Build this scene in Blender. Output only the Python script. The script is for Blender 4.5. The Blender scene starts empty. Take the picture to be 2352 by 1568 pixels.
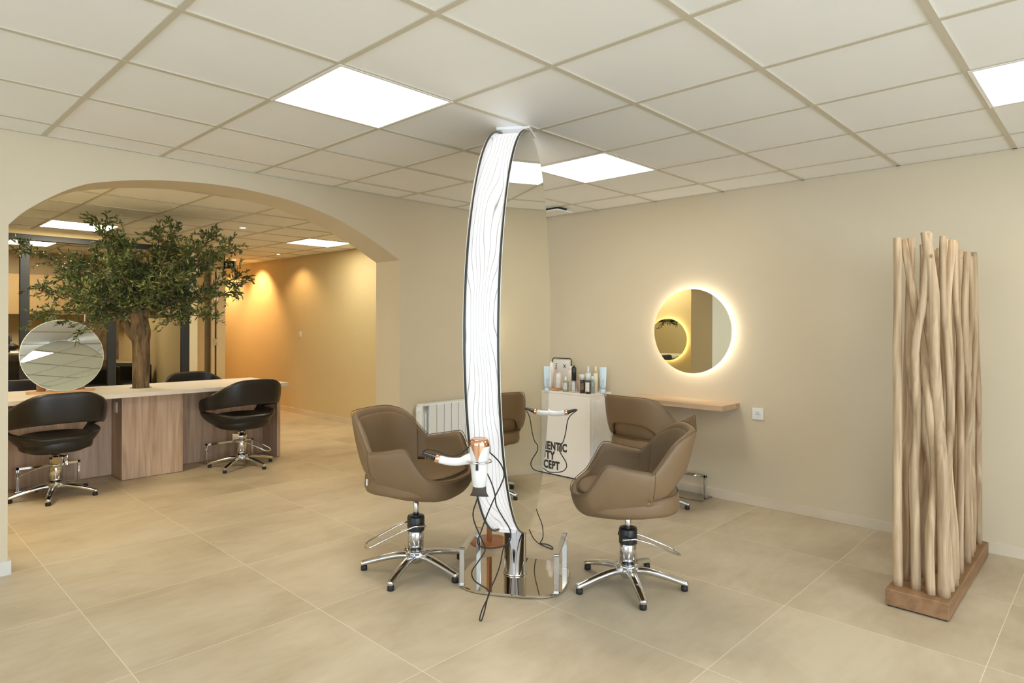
import bpy, bmesh, math, random
from mathutils import Vector, Matrix
R = math.radians
random.seed(7)
scene = bpy.context.scene
COL = scene.collection

# ---------------------------------------------------------------- camera
cam_d = bpy.data.cameras.new('camera')
cam_d.sensor_width = 36.0
cam_d.lens = 1471.56 * 36.0 / 2352.0
cam_d.shift_y = -40.72 / 2352.0
cam_d.clip_start = 0.05
cam = bpy.data.objects.new('camera', cam_d)
COL.objects.link(cam)
_yaw = 0.763173
_f = Vector((-math.sin(_yaw), math.cos(_yaw), 0)); _r = Vector((math.cos(_yaw), math.sin(_yaw), 0))
_u = _r.cross(_f)
_ro = 0.00335
_r2 = math.cos(_ro) * _r + math.sin(_ro) * _u
_u2 = -math.sin(_ro) * _r + math.cos(_ro) * _u
M = Matrix.Identity(4)
for i in range(3):
    M[i][0] = _r2[i]; M[i][1] = _u2[i]; M[i][2] = -_f[i]
M[0][3], M[1][3], M[2][3] = 2.26675, -0.17021, 1.36
cam.matrix_world = M
scene.camera = cam

# ---------------------------------------------------------------- world, daylight, exposure
world = bpy.data.worlds.new('sky'); scene.world = world
world.use_nodes = True
wn = world.node_tree.nodes; wl = world.node_tree.links
wn.clear()
bg = wn.new('ShaderNodeBackground'); wo = wn.new('ShaderNodeOutputWorld')
bg.inputs[0].default_value = (0.62, 0.80, 1.0, 1); bg.inputs[1].default_value = 2.0
wl.new(bg.outputs[0], wo.inputs[0])
scene.view_settings.view_transform = 'Standard'
scene.view_settings.look = 'None'
scene.view_settings.gamma = 1.0
scene.view_settings.use_curve_mapping = False
scene.view_settings.exposure = 0.66
scene.cycles.use_denoising = True
scene.cycles.max_bounces = 10
scene.cycles.diffuse_bounces = 6
scene.cycles.glossy_bounces = 6
scene.cycles.caustics_reflective = False
scene.cycles.caustics_refractive = False
scene.cycles.sample_clamp_indirect = 8.0

def area(name, loc, rot, sx, sy, power, color):
    l = bpy.data.lights.new(name, 'AREA'); l.shape = 'RECTANGLE'; l.size = sx; l.size_y = sy
    l.energy = power; l.color = color
    o = bpy.data.objects.new(name, l); o.location = loc; o.rotation_euler = rot; COL.objects.link(o)
    return o
# daylight coming through the two shop windows behind the camera
area('window_daylight', (5.42, 0.0, 1.25), (0, R(102), 0), 1.9, 5.0, 102, (0.80, 0.88, 0.98))
area('window_daylight', (1.5, -4.42, 1.25), (R(102), 0, 0), 5.0, 1.9, 30, (0.60, 0.79, 1.0))

# ---------------------------------------------------------------- materials
MATS = {}
def nodes_of(name):
    m = bpy.data.materials.new(name); m.use_nodes = True
    nt = m.node_tree
    return m, nt, nt.nodes['Principled BSDF']
def mk(name, color, rough=0.5, metal=0.0, var=0.06, scale=9.0, bump=0.0, bscale=120.0, spec=None, coat=0.0, trans=0.0, emit=None, estr=0.0):
    """principled surface with a soft procedural variation in its own colour"""
    if name in MATS: return MATS[name]
    m, nt, b = nodes_of(name)
    tc = nt.nodes.new('ShaderNodeTexCoord')
    n = nt.nodes.new('ShaderNodeTexNoise'); n.inputs['Scale'].default_value = scale; n.inputs['Detail'].default_value = 4
    nt.links.new(tc.outputs['Object'], n.inputs['Vector'])
    r = nt.nodes.new('ShaderNodeValToRGB')
    r.color_ramp.elements[0].position = 0.3; r.color_ramp.elements[1].position = 0.7
    c = Vector(color)
    r.color_ramp.elements[0].color = (*(c * (1 - var)), 1); r.color_ramp.elements[1].color = (*[min(1, v) for v in c * (1 + var)], 1)
    nt.links.new(n.outputs['Fac'], r.inputs[0]); nt.links.new(r.outputs[0], b.inputs['Base Color'])
    b.inputs['Roughness'].default_value = rough; b.inputs['Metallic'].default_value = metal
    if spec is not None: b.inputs['Specular IOR Level'].default_value = spec
    if coat: b.inputs['Coat Weight'].default_value = coat
    if trans: b.inputs['Transmission Weight'].default_value = trans
    if emit:
        b.inputs['Emission Color'].default_value = (*emit, 1); b.inputs['Emission Strength'].default_value = estr
    if bump:
        n2 = nt.nodes.new('ShaderNodeTexNoise'); n2.inputs['Scale'].default_value = bscale
        nt.links.new(tc.outputs['Object'], n2.inputs['Vector'])
        bp = nt.nodes.new('ShaderNodeBump'); bp.inputs['Strength'].default_value = bump; bp.inputs['Distance'].default_value = 0.002
        nt.links.new(n2.outputs['Fac'], bp.inputs['Height']); nt.links.new(bp.outputs[0], b.inputs['Normal'])
    MATS[name] = m
    return m
def wood(name, c1, c2, axis=2, scale=3.0, rough=0.5, stretch=14.0, bump=0.15):
    m, nt, b = nodes_of(name)
    tc = nt.nodes.new('ShaderNodeTexCoord'); mp = nt.nodes.new('ShaderNodeMapping')
    s = [scale * stretch] * 3; s[axis] = scale
    mp.inputs['Scale'].default_value = s
    nt.links.new(tc.outputs['Object'], mp.inputs[0])
    n = nt.nodes.new('ShaderNodeTexNoise'); n.inputs['Scale'].default_value = 1.0; n.inputs['Detail'].default_value = 6; n.inputs['Distortion'].default_value = 0.6
    nt.links.new(mp.outputs[0], n.inputs['Vector'])
    r = nt.nodes.new('ShaderNodeValToRGB')
    r.color_ramp.elements[0].position = 0.32; r.color_ramp.elements[1].position = 0.68
    r.color_ramp.elements[0].color = (*c1, 1); r.color_ramp.elements[1].color = (*c2, 1)
    nt.links.new(n.outputs['Fac'], r.inputs[0]); nt.links.new(r.outputs[0], b.inputs['Base Color'])
    b.inputs['Roughness'].default_value = rough
    bp = nt.nodes.new('ShaderNodeBump'); bp.inputs['Strength'].default_value = bump; bp.inputs['Distance'].default_value = 0.001
    nt.links.new(n.outputs['Fac'], bp.inputs['Height']); nt.links.new(bp.outputs[0], b.inputs['Normal'])
    return m
def emit(name, color, strength, base=(0.9, 0.9, 0.9)):
    m, nt, b = nodes_of(name)
    b.inputs['Base Color'].default_value = (*base, 1)
    b.inputs['Emission Color'].default_value = (*color, 1); b.inputs['Emission Strength'].default_value = strength
    return m

wall_m = mk('wall_paint_cream', (0.635, 0.553, 0.398), 0.75, var=0.015, scale=2.0, bump=0.12, bscale=220)
wall_y = mk('wall_paint_back_room', (0.64, 0.54, 0.32), 0.75, var=0.015, scale=2.0, bump=0.12, bscale=220)
base_m = mk('baseboard_tile', (0.66, 0.58, 0.45), 0.4, var=0.05, scale=5)
base_w = mk('baseboard_white', (0.66, 0.65, 0.60), 0.35, var=0.02)
ceil_m = mk('ceiling_tile_white', (0.86, 0.86, 0.84), 0.85, var=0.012, scale=3, bump=0.1, bscale=400)
tee_m = mk('ceiling_tee_metal', (0.58, 0.53, 0.42), 0.5, var=0.01)
chrome = mk('polished_chrome', (0.70, 0.71, 0.73), 0.09, 1.0, var=0.02)
steel = mk('polished_steel_plate', (0.62, 0.57, 0.50), 0.04, 1.0, var=0.03, scale=4)
dchrome = mk('dark_steel_plate', (0.42, 0.38, 0.34), 0.12, 1.0, var=0.04)
mirror_m = mk('mirror_silver', (0.86, 0.88, 0.82), 0.0, 1.0, var=0.0)
mirror_edge = mk('mirror_glass_edge', (0.80, 0.86, 0.80), 0.15, 0.0, var=0.02)
black_l = mk('black_leatherette', (0.014, 0.013, 0.012), 0.38, var=0.15, scale=14, bump=0.15, bscale=350)
taupe_l = mk('taupe_leatherette', (0.212, 0.139, 0.074), 0.50, var=0.03, scale=9, bump=0.12, bscale=420, spec=0.35)
taupe_s = mk('taupe_piping', (0.13, 0.085, 0.045), 0.6, var=0.03)
black_p = mk('black_plastic', (0.016, 0.016, 0.017), 0.35, var=0.1)
black_r = mk('black_rubber', (0.012, 0.012, 0.012), 0.6, var=0.1)
dark_f = mk('anthracite_frame', (0.022, 0.027, 0.035), 0.5, var=0.06)
white_p = mk('white_plastic', (0.82, 0.82, 0.80), 0.28, var=0.01)
white_l = mk('white_lacquer', (0.78, 0.75, 0.70), 0.4, var=0.012, scale=3)
white_r = mk('radiator_enamel', (0.80, 0.82, 0.82), 0.3, var=0.01)
copper = mk('polished_copper', (0.86, 0.50, 0.33), 0.12, 1.0, var=0.05)
copper_p = mk('copper_paint', (0.42, 0.17, 0.07), 0.35, 0.3, var=0.05)
oak_desk = wood('washed_oak_laminate', (0.42, 0.29, 0.20), (0.66, 0.50, 0.37), 2, 1.6, 0.5)
oak_light = wood('light_oak_shelf', (0.46, 0.31, 0.18), (0.62, 0.45, 0.29), 0, 1.6, 0.5, bump=.04)
desk_white = wood('pale_desk_laminate', (0.66, 0.62, 0.57), (0.75, 0.72, 0.68), 1, 1.5, 0.4)
teak = wood('teak_block', (0.20, 0.105, 0.045), (0.34, 0.19, 0.09), 1, 2.2, 0.55, 10)
beech = wood('beech_stand', (0.50, 0.27, 0.12), (0.62, 0.37, 0.19), 1, 3, 0.5)
ink = mk('black_print', (0.03, 0.027, 0.024), 0.6, var=0.05)

def floor_material():
    m, nt, b = nodes_of('beige_stone_floor_tiles')
    N = nt.nodes.new; L = nt.links.new
    g = N('ShaderNodeNewGeometry'); sx = N('ShaderNodeSeparateXYZ'); L(g.outputs['Position'], sx.inputs[0])
    def mth(op, a, bb=None):
        n = N('ShaderNodeMath'); n.operation = op
        for i, v in enumerate((a, bb)):
            if v is None: continue
            if isinstance(v, (int, float)): n.inputs[i].default_value = v
            else: L(v, n.inputs[i])
        return n.outputs[0]
    T = 0.793
    u = mth('DIVIDE', mth('SUBTRACT', sx.outputs[0], 0.285), T)
    v = mth('DIVIDE', mth('SUBTRACT', sx.outputs[1], 2.195), T)
    du = mth('ABSOLUTE', mth('SUBTRACT', u, mth('ROUND', u)))
    dv = mth('ABSOLUTE', mth('SUBTRACT', v, mth('ROUND', v)))
    d = mth('MULTIPLY', mth('MINIMUM', du, dv), T)
    grout = mth('LESS_THAN', d, 0.0014)
    cx = N('ShaderNodeCombineXYZ'); L(mth('FLOOR', u), cx.inputs[0]); L(mth('FLOOR', v), cx.inputs[1])
    wn_ = N('ShaderNodeTexWhiteNoise'); wn_.noise_dimensions = '2D'; L(cx.outputs[0], wn_.inputs['Vector'])
    # streaky clouding that runs along the tile
    off = N('ShaderNodeVectorMath'); off.operation = 'MULTIPLY_ADD'
    L(wn_.outputs['Color'], off.inputs[0]); off.inputs[1].default_value = (7, 7, 7); L(g.outputs['Position'], off.inputs[2])
    mp = N('ShaderNodeMapping'); mp.inputs['Scale'].default_value = (2.6, 1.5, 1); L(off.outputs[0], mp.inputs[0])
    n1 = N('ShaderNodeTexNoise'); n1.inputs['Scale'].default_value = 1.0; n1.inputs['Detail'].default_value = 7; n1.inputs['Roughness'].default_value = 0.62; n1.inputs['Distortion'].default_value = 0.4
    L(mp.outputs[0], n1.inputs['Vector'])
    mp2 = N('ShaderNodeMapping'); mp2.inputs['Scale'].default_value = (22, 7, 1); L(off.outputs[0], mp2.inputs[0])
    n2 = N('ShaderNodeTexNoise'); n2.inputs['Scale'].default_value = 1.0; n2.inputs['Detail'].default_value = 5; L(mp2.outputs[0], n2.inputs['Vector'])
    f = mth('ADD', mth('MULTIPLY', n1.outputs['Fac'], 0.80), mth('MULTIPLY', n2.outputs['Fac'], 0.20))
    f = mth('ADD', f, mth('MULTIPLY', mth('SUBTRACT', wn_.outputs['Value'], 0.5), 0.07))
    r = N('ShaderNodeValToRGB'); L(f, r.inputs[0])
    e = r.color_ramp.elements
    e[0].position = 0.34; e[0].color = (0.445, 0.365, 0.245, 1)
    e[1].position = 0.64; e[1].color = (0.60, 0.52, 0.38, 1)
    mid = e.new(0.49); mid.color = (0.53, 0.45, 0.32, 1)
    mx = N('ShaderNodeMix'); mx.data_type = 'RGBA'
    L(grout, mx.inputs[0]); L(r.outputs[0], mx.inputs[6]); mx.inputs[7].default_value = (0.78, 0.71, 0.55, 1)
    L(mx.outputs[2], b.inputs['Base Color'])
    b.inputs['Roughness'].default_value = 0.42; b.inputs['Specular IOR Level'].default_value = 0.4
    bp = N('ShaderNodeBump'); bp.inputs['Strength'].default_value = 0.12; bp.inputs['Distance'].default_value = 0.002
    L(n2.outputs['Fac'], bp.inputs['Height']); L(bp.outputs[0], b.inputs['Normal'])
    return m
floor_m = floor_material()

# ---------------------------------------------------------------- helpers
def ob(name, bm, mat, parent=None, smooth=False, mods=(), auto=None):
    me = bpy.data.meshes.new(name)
    bmesh.ops.recalc_face_normals(bm, faces=bm.faces)
    bm.to_mesh(me); bm.free()
    mats = mat if isinstance(mat, (list, tuple)) else [mat]
    for mm in mats: me.materials.append(mm)
    o = bpy.data.objects.new(name, me); COL.objects.link(o)
    if parent: o.parent = parent
    if smooth:
        for p in me.polygons: p.use_smooth = True
    for mt, kw in mods:
        md = o.modifiers.new(mt.lower(), mt)
        for k, v in kw.items(): setattr(md, k, v)
    return o
SUB1 = ('SUBSURF', dict(levels=1, render_levels=1)); SUB2 = ('SUBSURF', dict(levels=2, render_levels=2))
def BEV(w, s=2): return ('BEVEL', dict(width=w, segments=s, limit_method='ANGLE', angle_limit=R(40)))
def thing(name, label, cat, loc=(0, 0, 0), rz=0.0, group=None):
    o = bpy.data.objects.new(name, None); COL.objects.link(o)
    o.empty_display_size = 0.1
    o.location = loc; o.rotation_euler = (0, 0, rz); o['label'] = label; o['category'] = cat
    if group: o['group'] = group
    return o
def tag(o, label, cat, group=None):
    o['label'] = label; o['category'] = cat
    if group: o['group'] = group
    return o
def struct(o, label=None):
    o['kind'] = 'structure'
    if label: o['label'] = label
    return o
def dup(o, parent=None, loc=None, rz=None, label=None, top=True):
    c = o.copy(); COL.objects.link(c)
    if parent is not None: c.parent = parent
    if loc is not None: c.location = loc
    if rz is not None: c.rotation_euler = (0, 0, rz)
    if label: c['label'] = label
    for ch in list(o.children): dup(ch, c)
    return c
def box(bm, x0, x1, y0, y1, z0, z1, mi=0, mat=None):
    vs = [bm.verts.new((x, y, z)) for x in (x0, x1) for y in (y0, y1) for z in (z0, z1)]
    if mat is not None:
        for v in vs: v.co = mat @ v.co
    for q in ((0, 1, 3, 2), (4, 6, 7, 5), (0, 4, 5, 1), (2, 3, 7, 6), (0, 2, 6, 4), (1, 5, 7, 3)):
        f = bm.faces.new([vs[i] for i in q]); f.material_index = mi
    return vs
def B(): return bmesh.new()
def boxo(name, dims, mat, parent=None, bevel=0.0, **k):
    bm = B(); box(bm, *dims)
    return ob(name, bm, mat, parent, mods=[BEV(bevel)] if bevel else (), **k)
def lathe(bm, prof, segs=32, mat=None, mi=0, cap=True):
    rings = []
    for r, z in prof:
        rings.append([bm.verts.new((r * math.cos(2 * math.pi * i / segs), r * math.sin(2 * math.pi * i / segs), z)) for i in range(segs)])
    for a, b in zip(rings, rings[1:]):
        for i in range(segs):
            f = bm.faces.new((a[i], a[(i + 1) % segs], b[(i + 1) % segs], b[i])); f.material_index = mi; f.smooth = True
    if cap:
        for rr in (rings[0], rings[-1]):
            f = bm.faces.new(rr); f.material_index = mi
    if mat is not None:
        for rr in rings:
            for v in rr: v.co = mat @ v.co
def catmull(P, n=6, closed=False):
    P = [Vector(p) for p in P]; out = []; m = len(P)
    rng = range(m) if closed else range(m - 1)
    for i in rng:
        if closed: a, b, c, d = P[(i - 1) % m], P[i], P[(i + 1) % m], P[(i + 2) % m]
        else: a, b, c, d = P[max(0, i - 1)], P[i], P[i + 1], P[min(m - 1, i + 2)]
        for k in range(n):
            t = k / n
            out.append(0.5 * ((2 * b) + (c - a) * t + (2 * a - 5 * b + 4 * c - d) * t * t + (3 * b - a - 3 * c + d) * t ** 3))
    if not closed: out.append(P[-1].copy())
    return out
def tube(bm, pts, rad, segs=8, closed=False, up=None, asp=1.0, mi=0):
    """sweep an (elliptical) section along pts; rad is a number or one per point, asp squashes it along the frame's second axis"""
    pts = [Vector(p) for p in pts]; n = len(pts)
    rs = rad if isinstance(rad, (list, tuple)) else [rad] * n
    rings = []; ref = None
    for i, p in enumerate(pts):
        if closed: t = pts[(i + 1) % n] - pts[(i - 1) % n]
        else: t = pts[min(n - 1, i + 1)] - pts[max(0, i - 1)]
        if t.length < 1e-9: t = Vector((0, 0, 1))
        t.normalize()
        if ref is None:
            ref = Vector(up) if up is not None else (Vector((0, 0, 1)) if abs(t.z) < 0.9 else Vector((1, 0, 0)))
        if up is not None: ref = Vector(up)
        a = ref - t * ref.dot(t)
        if a.length < 1e-6: a = t.orthogonal()
        a.normalize(); bvec = t.cross(a)
        if up is None: ref = a
        rings.append([bm.verts.new(p + (a * math.sin(2 * math.pi * k / segs) * asp + bvec * math.cos(2 * math.pi * k / segs)) * rs[i]) for k in range(segs)])
    m = n if closed else n - 1
    for i in range(m):
        A, C_ = rings[i], rings[(i + 1) % n]
        for k in range(segs):
            f = bm.faces.new((A[k], A[(k + 1) % segs], C_[(k + 1) % segs], C_[k])); f.smooth = True; f.material_index = mi
    if not closed:
        for rr in (rings[0], rings[-1]):
            try:
                f = bm.faces.new(rr); f.material_index = mi
            except ValueError: pass
def rod(name, pts, r, mat, parent=None, segs=10, closed=False, **k):
    bm = B(); tube(bm, pts, r, segs, closed, **k)
    return ob(name, bm, mat, parent)
def text_obj(name, body, size, mat, parent, loc, rot, extrude=0.0004, sx=1.0, bold=0.0, align='LEFT', spacing=1.0, linesp=1.0):
    cu = bpy.data.curves.new(name, 'FONT'); cu.body = body; cu.size = size; cu.extrude = extrude; cu.offset = bold
    cu.align_x = align; cu.space_character = spacing; cu.space_line = linesp; cu.resolution_u = 3
    t = bpy.data.objects.new(name, cu); COL.objects.link(t)
    bpy.context.view_layer.update()
    me = bpy.data.meshes.new_from_object(t.evaluated_get(bpy.context.evaluated_depsgraph_get()))
    bpy.data.objects.remove(t)
    me.transform(Matrix.Diagonal((sx, 1, 1, 1)))
    me.materials.clear(); me.materials.append(mat)
    o = bpy.data.objects.new(name, me); COL.objects.link(o); o.parent = parent
    o.location = loc; o.rotation_euler = rot
    return o

# ================================================================= SETTING
XL, XI, YR = -2.085, -2.425, 4.58       # left wall faces, right wall
ZC, ZC2 = 2.40, 2.36                    # ceilings
XE, YS = 5.5, -4.5
XP = -6.22                              # glazed partition
struct(boxo('floor', (-10.2, XE + .1, YS - .1, YR + .1, -0.1, 0.0), floor_m), 'beige stone tiled floor running through both rooms')

# right wall (also bounds the corridor of the back room)
struct(boxo('wall_right', (XL - .17, XE + .1, YR, YR + 0.1, 0, ZC + .1), wall_m), 'cream wall on the right with the round lit mirror')
struct(boxo('wall_corridor', (-10.2, XL - .17, YR, YR + 0.1, 0, ZC + .1), wall_y), 'yellow corridor wall beyond the arch')
# arch wall
arch = [(0.449, 1.885), (0.525, 1.972), (0.651, 2.072), (0.771, 2.144), (0.866, 2.180), (1.035, 2.220), (1.212, 2.249),
        (1.412, 2.268), (1.620, 2.276), (1.846, 2.266), (2.106, 2.236), (2.389, 2.172), (2.598, 2.096), (2.821, 1.995), (3.030, 1.884)]
cr = catmull([(0, y, z) for y, z in arch[:-1]], 4)
arch_s = [(p.y, p.z) for p in cr] + [arch[-1]]
bm = B()
ztop = ZC + 0.1
def arch_face(x):
    rows = []
    for (y, z) in arch_s:
        rows.append((bm.verts.new((x, y, z)), bm.verts.new((x, y, ztop))))
    for a, b_ in zip(rows, rows[1:]): bm.faces.new((a[0], b_[0], b_[1], a[1]))
    l0 = bm.verts.new((x, YS - .1, 0)); l1 = bm.verts.new((x, YS - .1, ztop)); lb = bm.verts.new((x, arch_s[0][0], 0))
    bm.faces.new((l0, lb, rows[0][0], rows[0][1], l1))
    r0 = bm.verts.new((x, YR, 0)); r1 = bm.verts.new((x, YR, ztop)); rb = bm.verts.new((x, arch_s[-1][0], 0))
    bm.faces.new((rb, r0, r1, rows[-1][1], rows[-1][0]))
    return rows, lb, rb, l0, l1, r0, r1
A = arch_face(XL); Bf = arch_face(XI)
for i in range(len(arch_s) - 1): bm.faces.new((A[0][i][0], A[0][i + 1][0], Bf[0][i + 1][0], Bf[0][i][0]))
bm.faces.new((A[1], A[0][0][0], Bf[0][0][0], Bf[1])); bm.faces.new((A[2], A[0][-1][0], Bf[0][-1][0], Bf[2]))
bm.faces.new((A[3], A[4], Bf[4], Bf[3])); bm.faces.new((A[5], A[6], Bf[6], Bf[5]))
struct(ob('wall_left', bm, wall_m), 'cream wall with the wide arched opening')
# walls behind the camera, with shop windows
def window_wall(name, wname, axis, pos, a0, a1, w0, w1, z0, z1, n):
    bm = B()
    def bx(u0, u1, v0, v1, t0=0.0, t1=0.12):
        if axis == 'x': box(bm, pos + t0, pos + t1, u0, u1, v0, v1)
        else: box(bm, u0, u1, pos - t1, pos - t0, v0, v1)
    bx(a0, w0, 0, ZC + .1); bx(w1, a1, 0, ZC + .1); bx(w0, w1, 0, z0); bx(w0, w1, z1, ZC + .1)
    struct(ob(name, bm, wall_m))
    bm = B()
    for k in range(n + 1):
        u = w0 + (w1 - w0) * k / n
        bx(u - .03, u + .03, z0, z1, 0.02, 0.08)
    bx(w0, w1, z0, z0 + .05, 0.02, 0.08); bx(w0, w1, z1 - .05, z1, 0.02, 0.08)
    struct(ob(wname, bm, dark_f))
window_wall('wall_east', 'window_1', 'x', XE, YS - .1, YR + .1, -2.5, 2.5, 0.3, 2.2, 3)
window_wall('wall_south', 'window_2', 'y', YS, XL, XE, -1.0, 4.0, 0.3, 2.2, 3)
# back room
struct(boxo('wall_north', (XP - .1, XI, 0.02, 0.12, 0, ZC + .1), wall_y), 'back room wall with a lit round mirror')
struct(boxo('wall_west', (-9.1, -9.0, 0.0, 2.85, 0, ZC + .1), wall_m))
struct(boxo('wall_back_room_side', (-9.0, XP, 2.85, 2.93, 0, ZC2), wall_y))
struct(boxo('wall_back_room_end', (-9.1, XP - .1, -0.06, 0.02, 0, ZC + .1), wall_m))
struct(boxo('wall_far', (-10.2, -10.1, 2.85, YR, 0, ZC + .1), wall_y))
bm = B(); box(bm, -7.5, -7.4, 2.93, 3.47, 0, ZC2); box(bm, -7.5, -7.4, 3.47, 3.76, 2.11, ZC2); box(bm, -7.5, -7.4, 3.66, 3.76, 0, 2.11); box(bm, -10.1, -7.4, 3.74, 3.76, 0, ZC2)
struct(ob('wall_corridor_end', bm, wall_y), 'pale wall with the narrow doorway beside the corridor')
tan_m = mk('tan_door_leaf', (0.48, 0.37, 0.22), 0.5, var=0.03)
cream_gloss = mk('cream_gloss_trim', (0.76, 0.69, 0.50), 0.35, var=0.01)
struct(boxo('door_1', (-7.56, -7.52, 3.40, 3.66, 0, 2.11), tan_m), 'tan door leaf standing in the corridor doorway')
bm = B(); box(bm, -7.41, -7.37, 3.555, 3.605, 0, 2.11); box(bm, -7.41, -7.37, 3.63, 3.67, 0, 2.15); box(bm, -7.395, -7.37, 3.67, 3.755, 0, 2.15)
d1 = struct(ob('trim_1', bm, cream_gloss), 'cream door frame of the corridor doorway')
struct(boxo('gap_shade_strip', (-7.43, -7.40, 3.60, 3.635, 0, 2.11), black_r))  # solid black strip: the shade of the door gap put in as colour
for k, z in enumerate((0.28, 1.08, 1.74)):
    bm = B(); box(bm, -7.366, -7.355, 3.59, 3.645, z - .05, z + .05); tube(bm, [(-7.352, 3.618, z - .055), (-7.352, 3.618, z + .055)], .008, 8)
    ob('door_hinge', bm, chrome, d1)
# ceilings
struct(boxo('ceiling', (XI + .17, XE + .1, YS - .1, YR + .1, ZC, ZC + .1), ceil_m), 'white suspended tile ceiling of the salon')
struct(boxo('ceiling_back_room', (-10.2, XI + .17, 0.0, YR + .1, ZC2, ZC2 + .1), ceil_m), 'suspended tile ceiling seen through the arch')
def tees(name, xs, ys, x0, x1, y0, y1, z):
    bm = B()
    w = 0.012
    for x in xs: box(bm, x - w, x + w, y0, y1, z - .006, z + .004)
    for y in ys: box(bm, x0, x1, y - w, y + w, z - .0055, z + .004)
    # perimeter angle
    box(bm, x0, x0 + .018, y0, y1, z - .006, z + .003); box(bm, x0, x1, y1 - .018, y1, z - .006, z + .003)
    return struct(ob(name, bm, tee_m), 'ceiling grid of narrow metal bars')
tees('trim_3', [0.6 * k for k in range(-3, 10)], [0.6 * k for k in range(-7, 8)], XL, XE, YS, YR, ZC)
tees('trim_4', [-2.87 - .6 * k for k in range(0, 12)], [0.625 + .6 * k for k in range(0, 7)], -10.1, XI, 0.12, YR, ZC2)
# baseboards
def skirting(name, dims, m): return struct(boxo(name, dims, m, bevel=0.002))
skirting('baseboard_right', (XL, XE, YR - .012, YR, 0, .072), base_m)
skirting('baseboard_corridor', (-9.9, XI, YR - .012, YR, 0, .072), base_m)
bm = B(); box(bm, XL, XL + .014, YS, .449, 0, .075); box(bm, XI, XL + .014, .449, .449 + .014, 0, .075)
struct(ob('baseboard_left', bm, base_w))
bm = B(); box(bm, XL, XL + .014, 3.0301, YR, 0, .072); box(bm, XI, XL + .014, 3.016, 3.03, 0, .072)
struct(ob('baseboard_arch', bm, base_m))
# glazed partition
glass = mk('tinted_glass', (0.93, 0.88, 0.80), 0.0, 0.0, var=0.0, trans=1.0)
glass.node_tree.nodes['Principled BSDF'].inputs['IOR'].default_value = 1.15
bm = B()
box(bm, XP - .03, XP + .03, 0.12, 2.85, 2.235, 2.297)
for a, b_ in ((0.30, 0.38), (1.13, 1.215), (1.945, 2.03), (2.745, 2.835)): box(bm, XP - .03, XP + .03, a, b_, 0, 2.235)
box(bm, XP - .03, XP + .03, 0.12, 2.85, 0, 0.08)
wp = struct(ob('window_3', bm, dark_f, mods=[BEV(.004)]), 'anthracite framed glass partition behind the olive tree')
for a, b_ in ((.38, 1.13), (1.215, 1.945), (2.03, 2.745)):
    boxo('glass_pane', (XP - .004, XP + .004, a, b_, .08, 2.235), glass, wp)
struct(boxo('wall_partition_header', (XP - .05, XP + .03, 0.12, 2.93, 2.297, ZC2), wall_y))
struct(boxo('trim_5', (XP - .05, XP + .03, 2.835, 2.93, 0, 2.297), cream_gloss))

# ---------------------------------------------------------------- ceiling lights
led = emit('led_panel_white', (1.0, 0.94, 0.83), 10.5)
led2 = emit('led_panel_warm', (1.0, 0.86, 0.60), 24.0)
led4 = emit('led_panel_soft', (1.0, 0.88, 0.64), 11.0)
led3 = emit('led_panel_dimmed', (1.0, 0.94, 0.83), 5.0)
def panel(x, y, z, label, m=led):
    t = thing('ceiling_light', label, 'light', (x, y, z), 0, 'square led panels in the ceilings')
    bm = B()
    for s in (-1, 1):
        box(bm, -.3, .3, s * .292 - .008, s * .292 + .008, -.008, 0.002); box(bm, s * .292 - .008, s * .292 + .008, -.284, .284, -.008, .002)
    ob('frame', bm, white_p, t)
    boxo('diffuser', (-.284, .284, -.284, .284, -.004, 0.001), m, t)
    return t
panel(-.3, 1.5, ZC, 'large square led panel in the salon ceiling left of the tall mirror')
panel(-.3, 3.3, ZC, 'square led panel in the ceiling right of the tall mirror, near the corner')
panel(2.1, 3.3, ZC, 'square led panel cut by the right edge of the photo', led3)
panel(2.1, 1.5, ZC, 'square led panel above the photographer', led3)
panel(-.3, -2.1, ZC, 'square led panel behind the photographer on the left', led3)
panel(2.1, -2.1, ZC, 'square led panel behind the photographer in the middle', led3)
panel(4.5, -.3, ZC, 'square led panel near the shop window', led3)
panel(-5.57, 1.525, ZC2, 'square led panel above the olive tree, behind its leaves', led2)
panel(-7.7, 1.4, ZC2, 'square led panel added above the wash chairs to light the room behind the glass', led2)  # added lamp, brightens the otherwise dark room behind the glass
panel(-4.97, 3.925, ZC2, 'square led panel beyond the arch near the yellow wall', led4)
panel(-3.17, .325, ZC2, 'unseen square led panel added over the near end of the back room as fill light', led2)  # added fill lamp outside the view, lifts desk, floor and arch jamb
spot_e = emit('spot_lens_warm', (1.0, 0.62, 0.30), 25.0)
spot_w = emit('spot_lens_white', (1.0, 0.85, 0.62), 25.0)
def downlight(x, y, label, e, color, power, ang, tilt=(0, 0)):
    t = thing('downlight', label, 'light', (x, y, ZC2), 0, 'small round downlights beyond the arch')
    bm = B(); lathe(bm, [(.028, -.001), (.030, -.006), (.042, -.006), (.045, 0.0)], 24, cap=False)
    ob('rim', bm, white_p, t)
    bm = B(); lathe(bm, [(.028, -.003), (.028, -.002)], 24); ob('lens', bm, e, t)
    l = bpy.data.lights.new('downlight_lamp', 'SPOT'); l.energy = power; l.color = color; l.spot_size = R(ang); l.spot_blend = 0.7; l.shadow_soft_size = .03
    lo = bpy.data.objects.new('downlight_lamp', l); COL.objects.link(lo); lo.parent = t; lo.location = (0, 0, -.02); lo.rotation_euler = (tilt[0], tilt[1], 0)
downlight(-4.42, 2.73, 'small round downlight in the ceiling right of the olive tree', spot_w, (1, .82, .58), 14, 110)
downlight(-7.95, 4.13, 'small downlight above the exit sign in the corridor', spot_e, (1, .56, .23), 62, 96, (R(30), 0))
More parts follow.
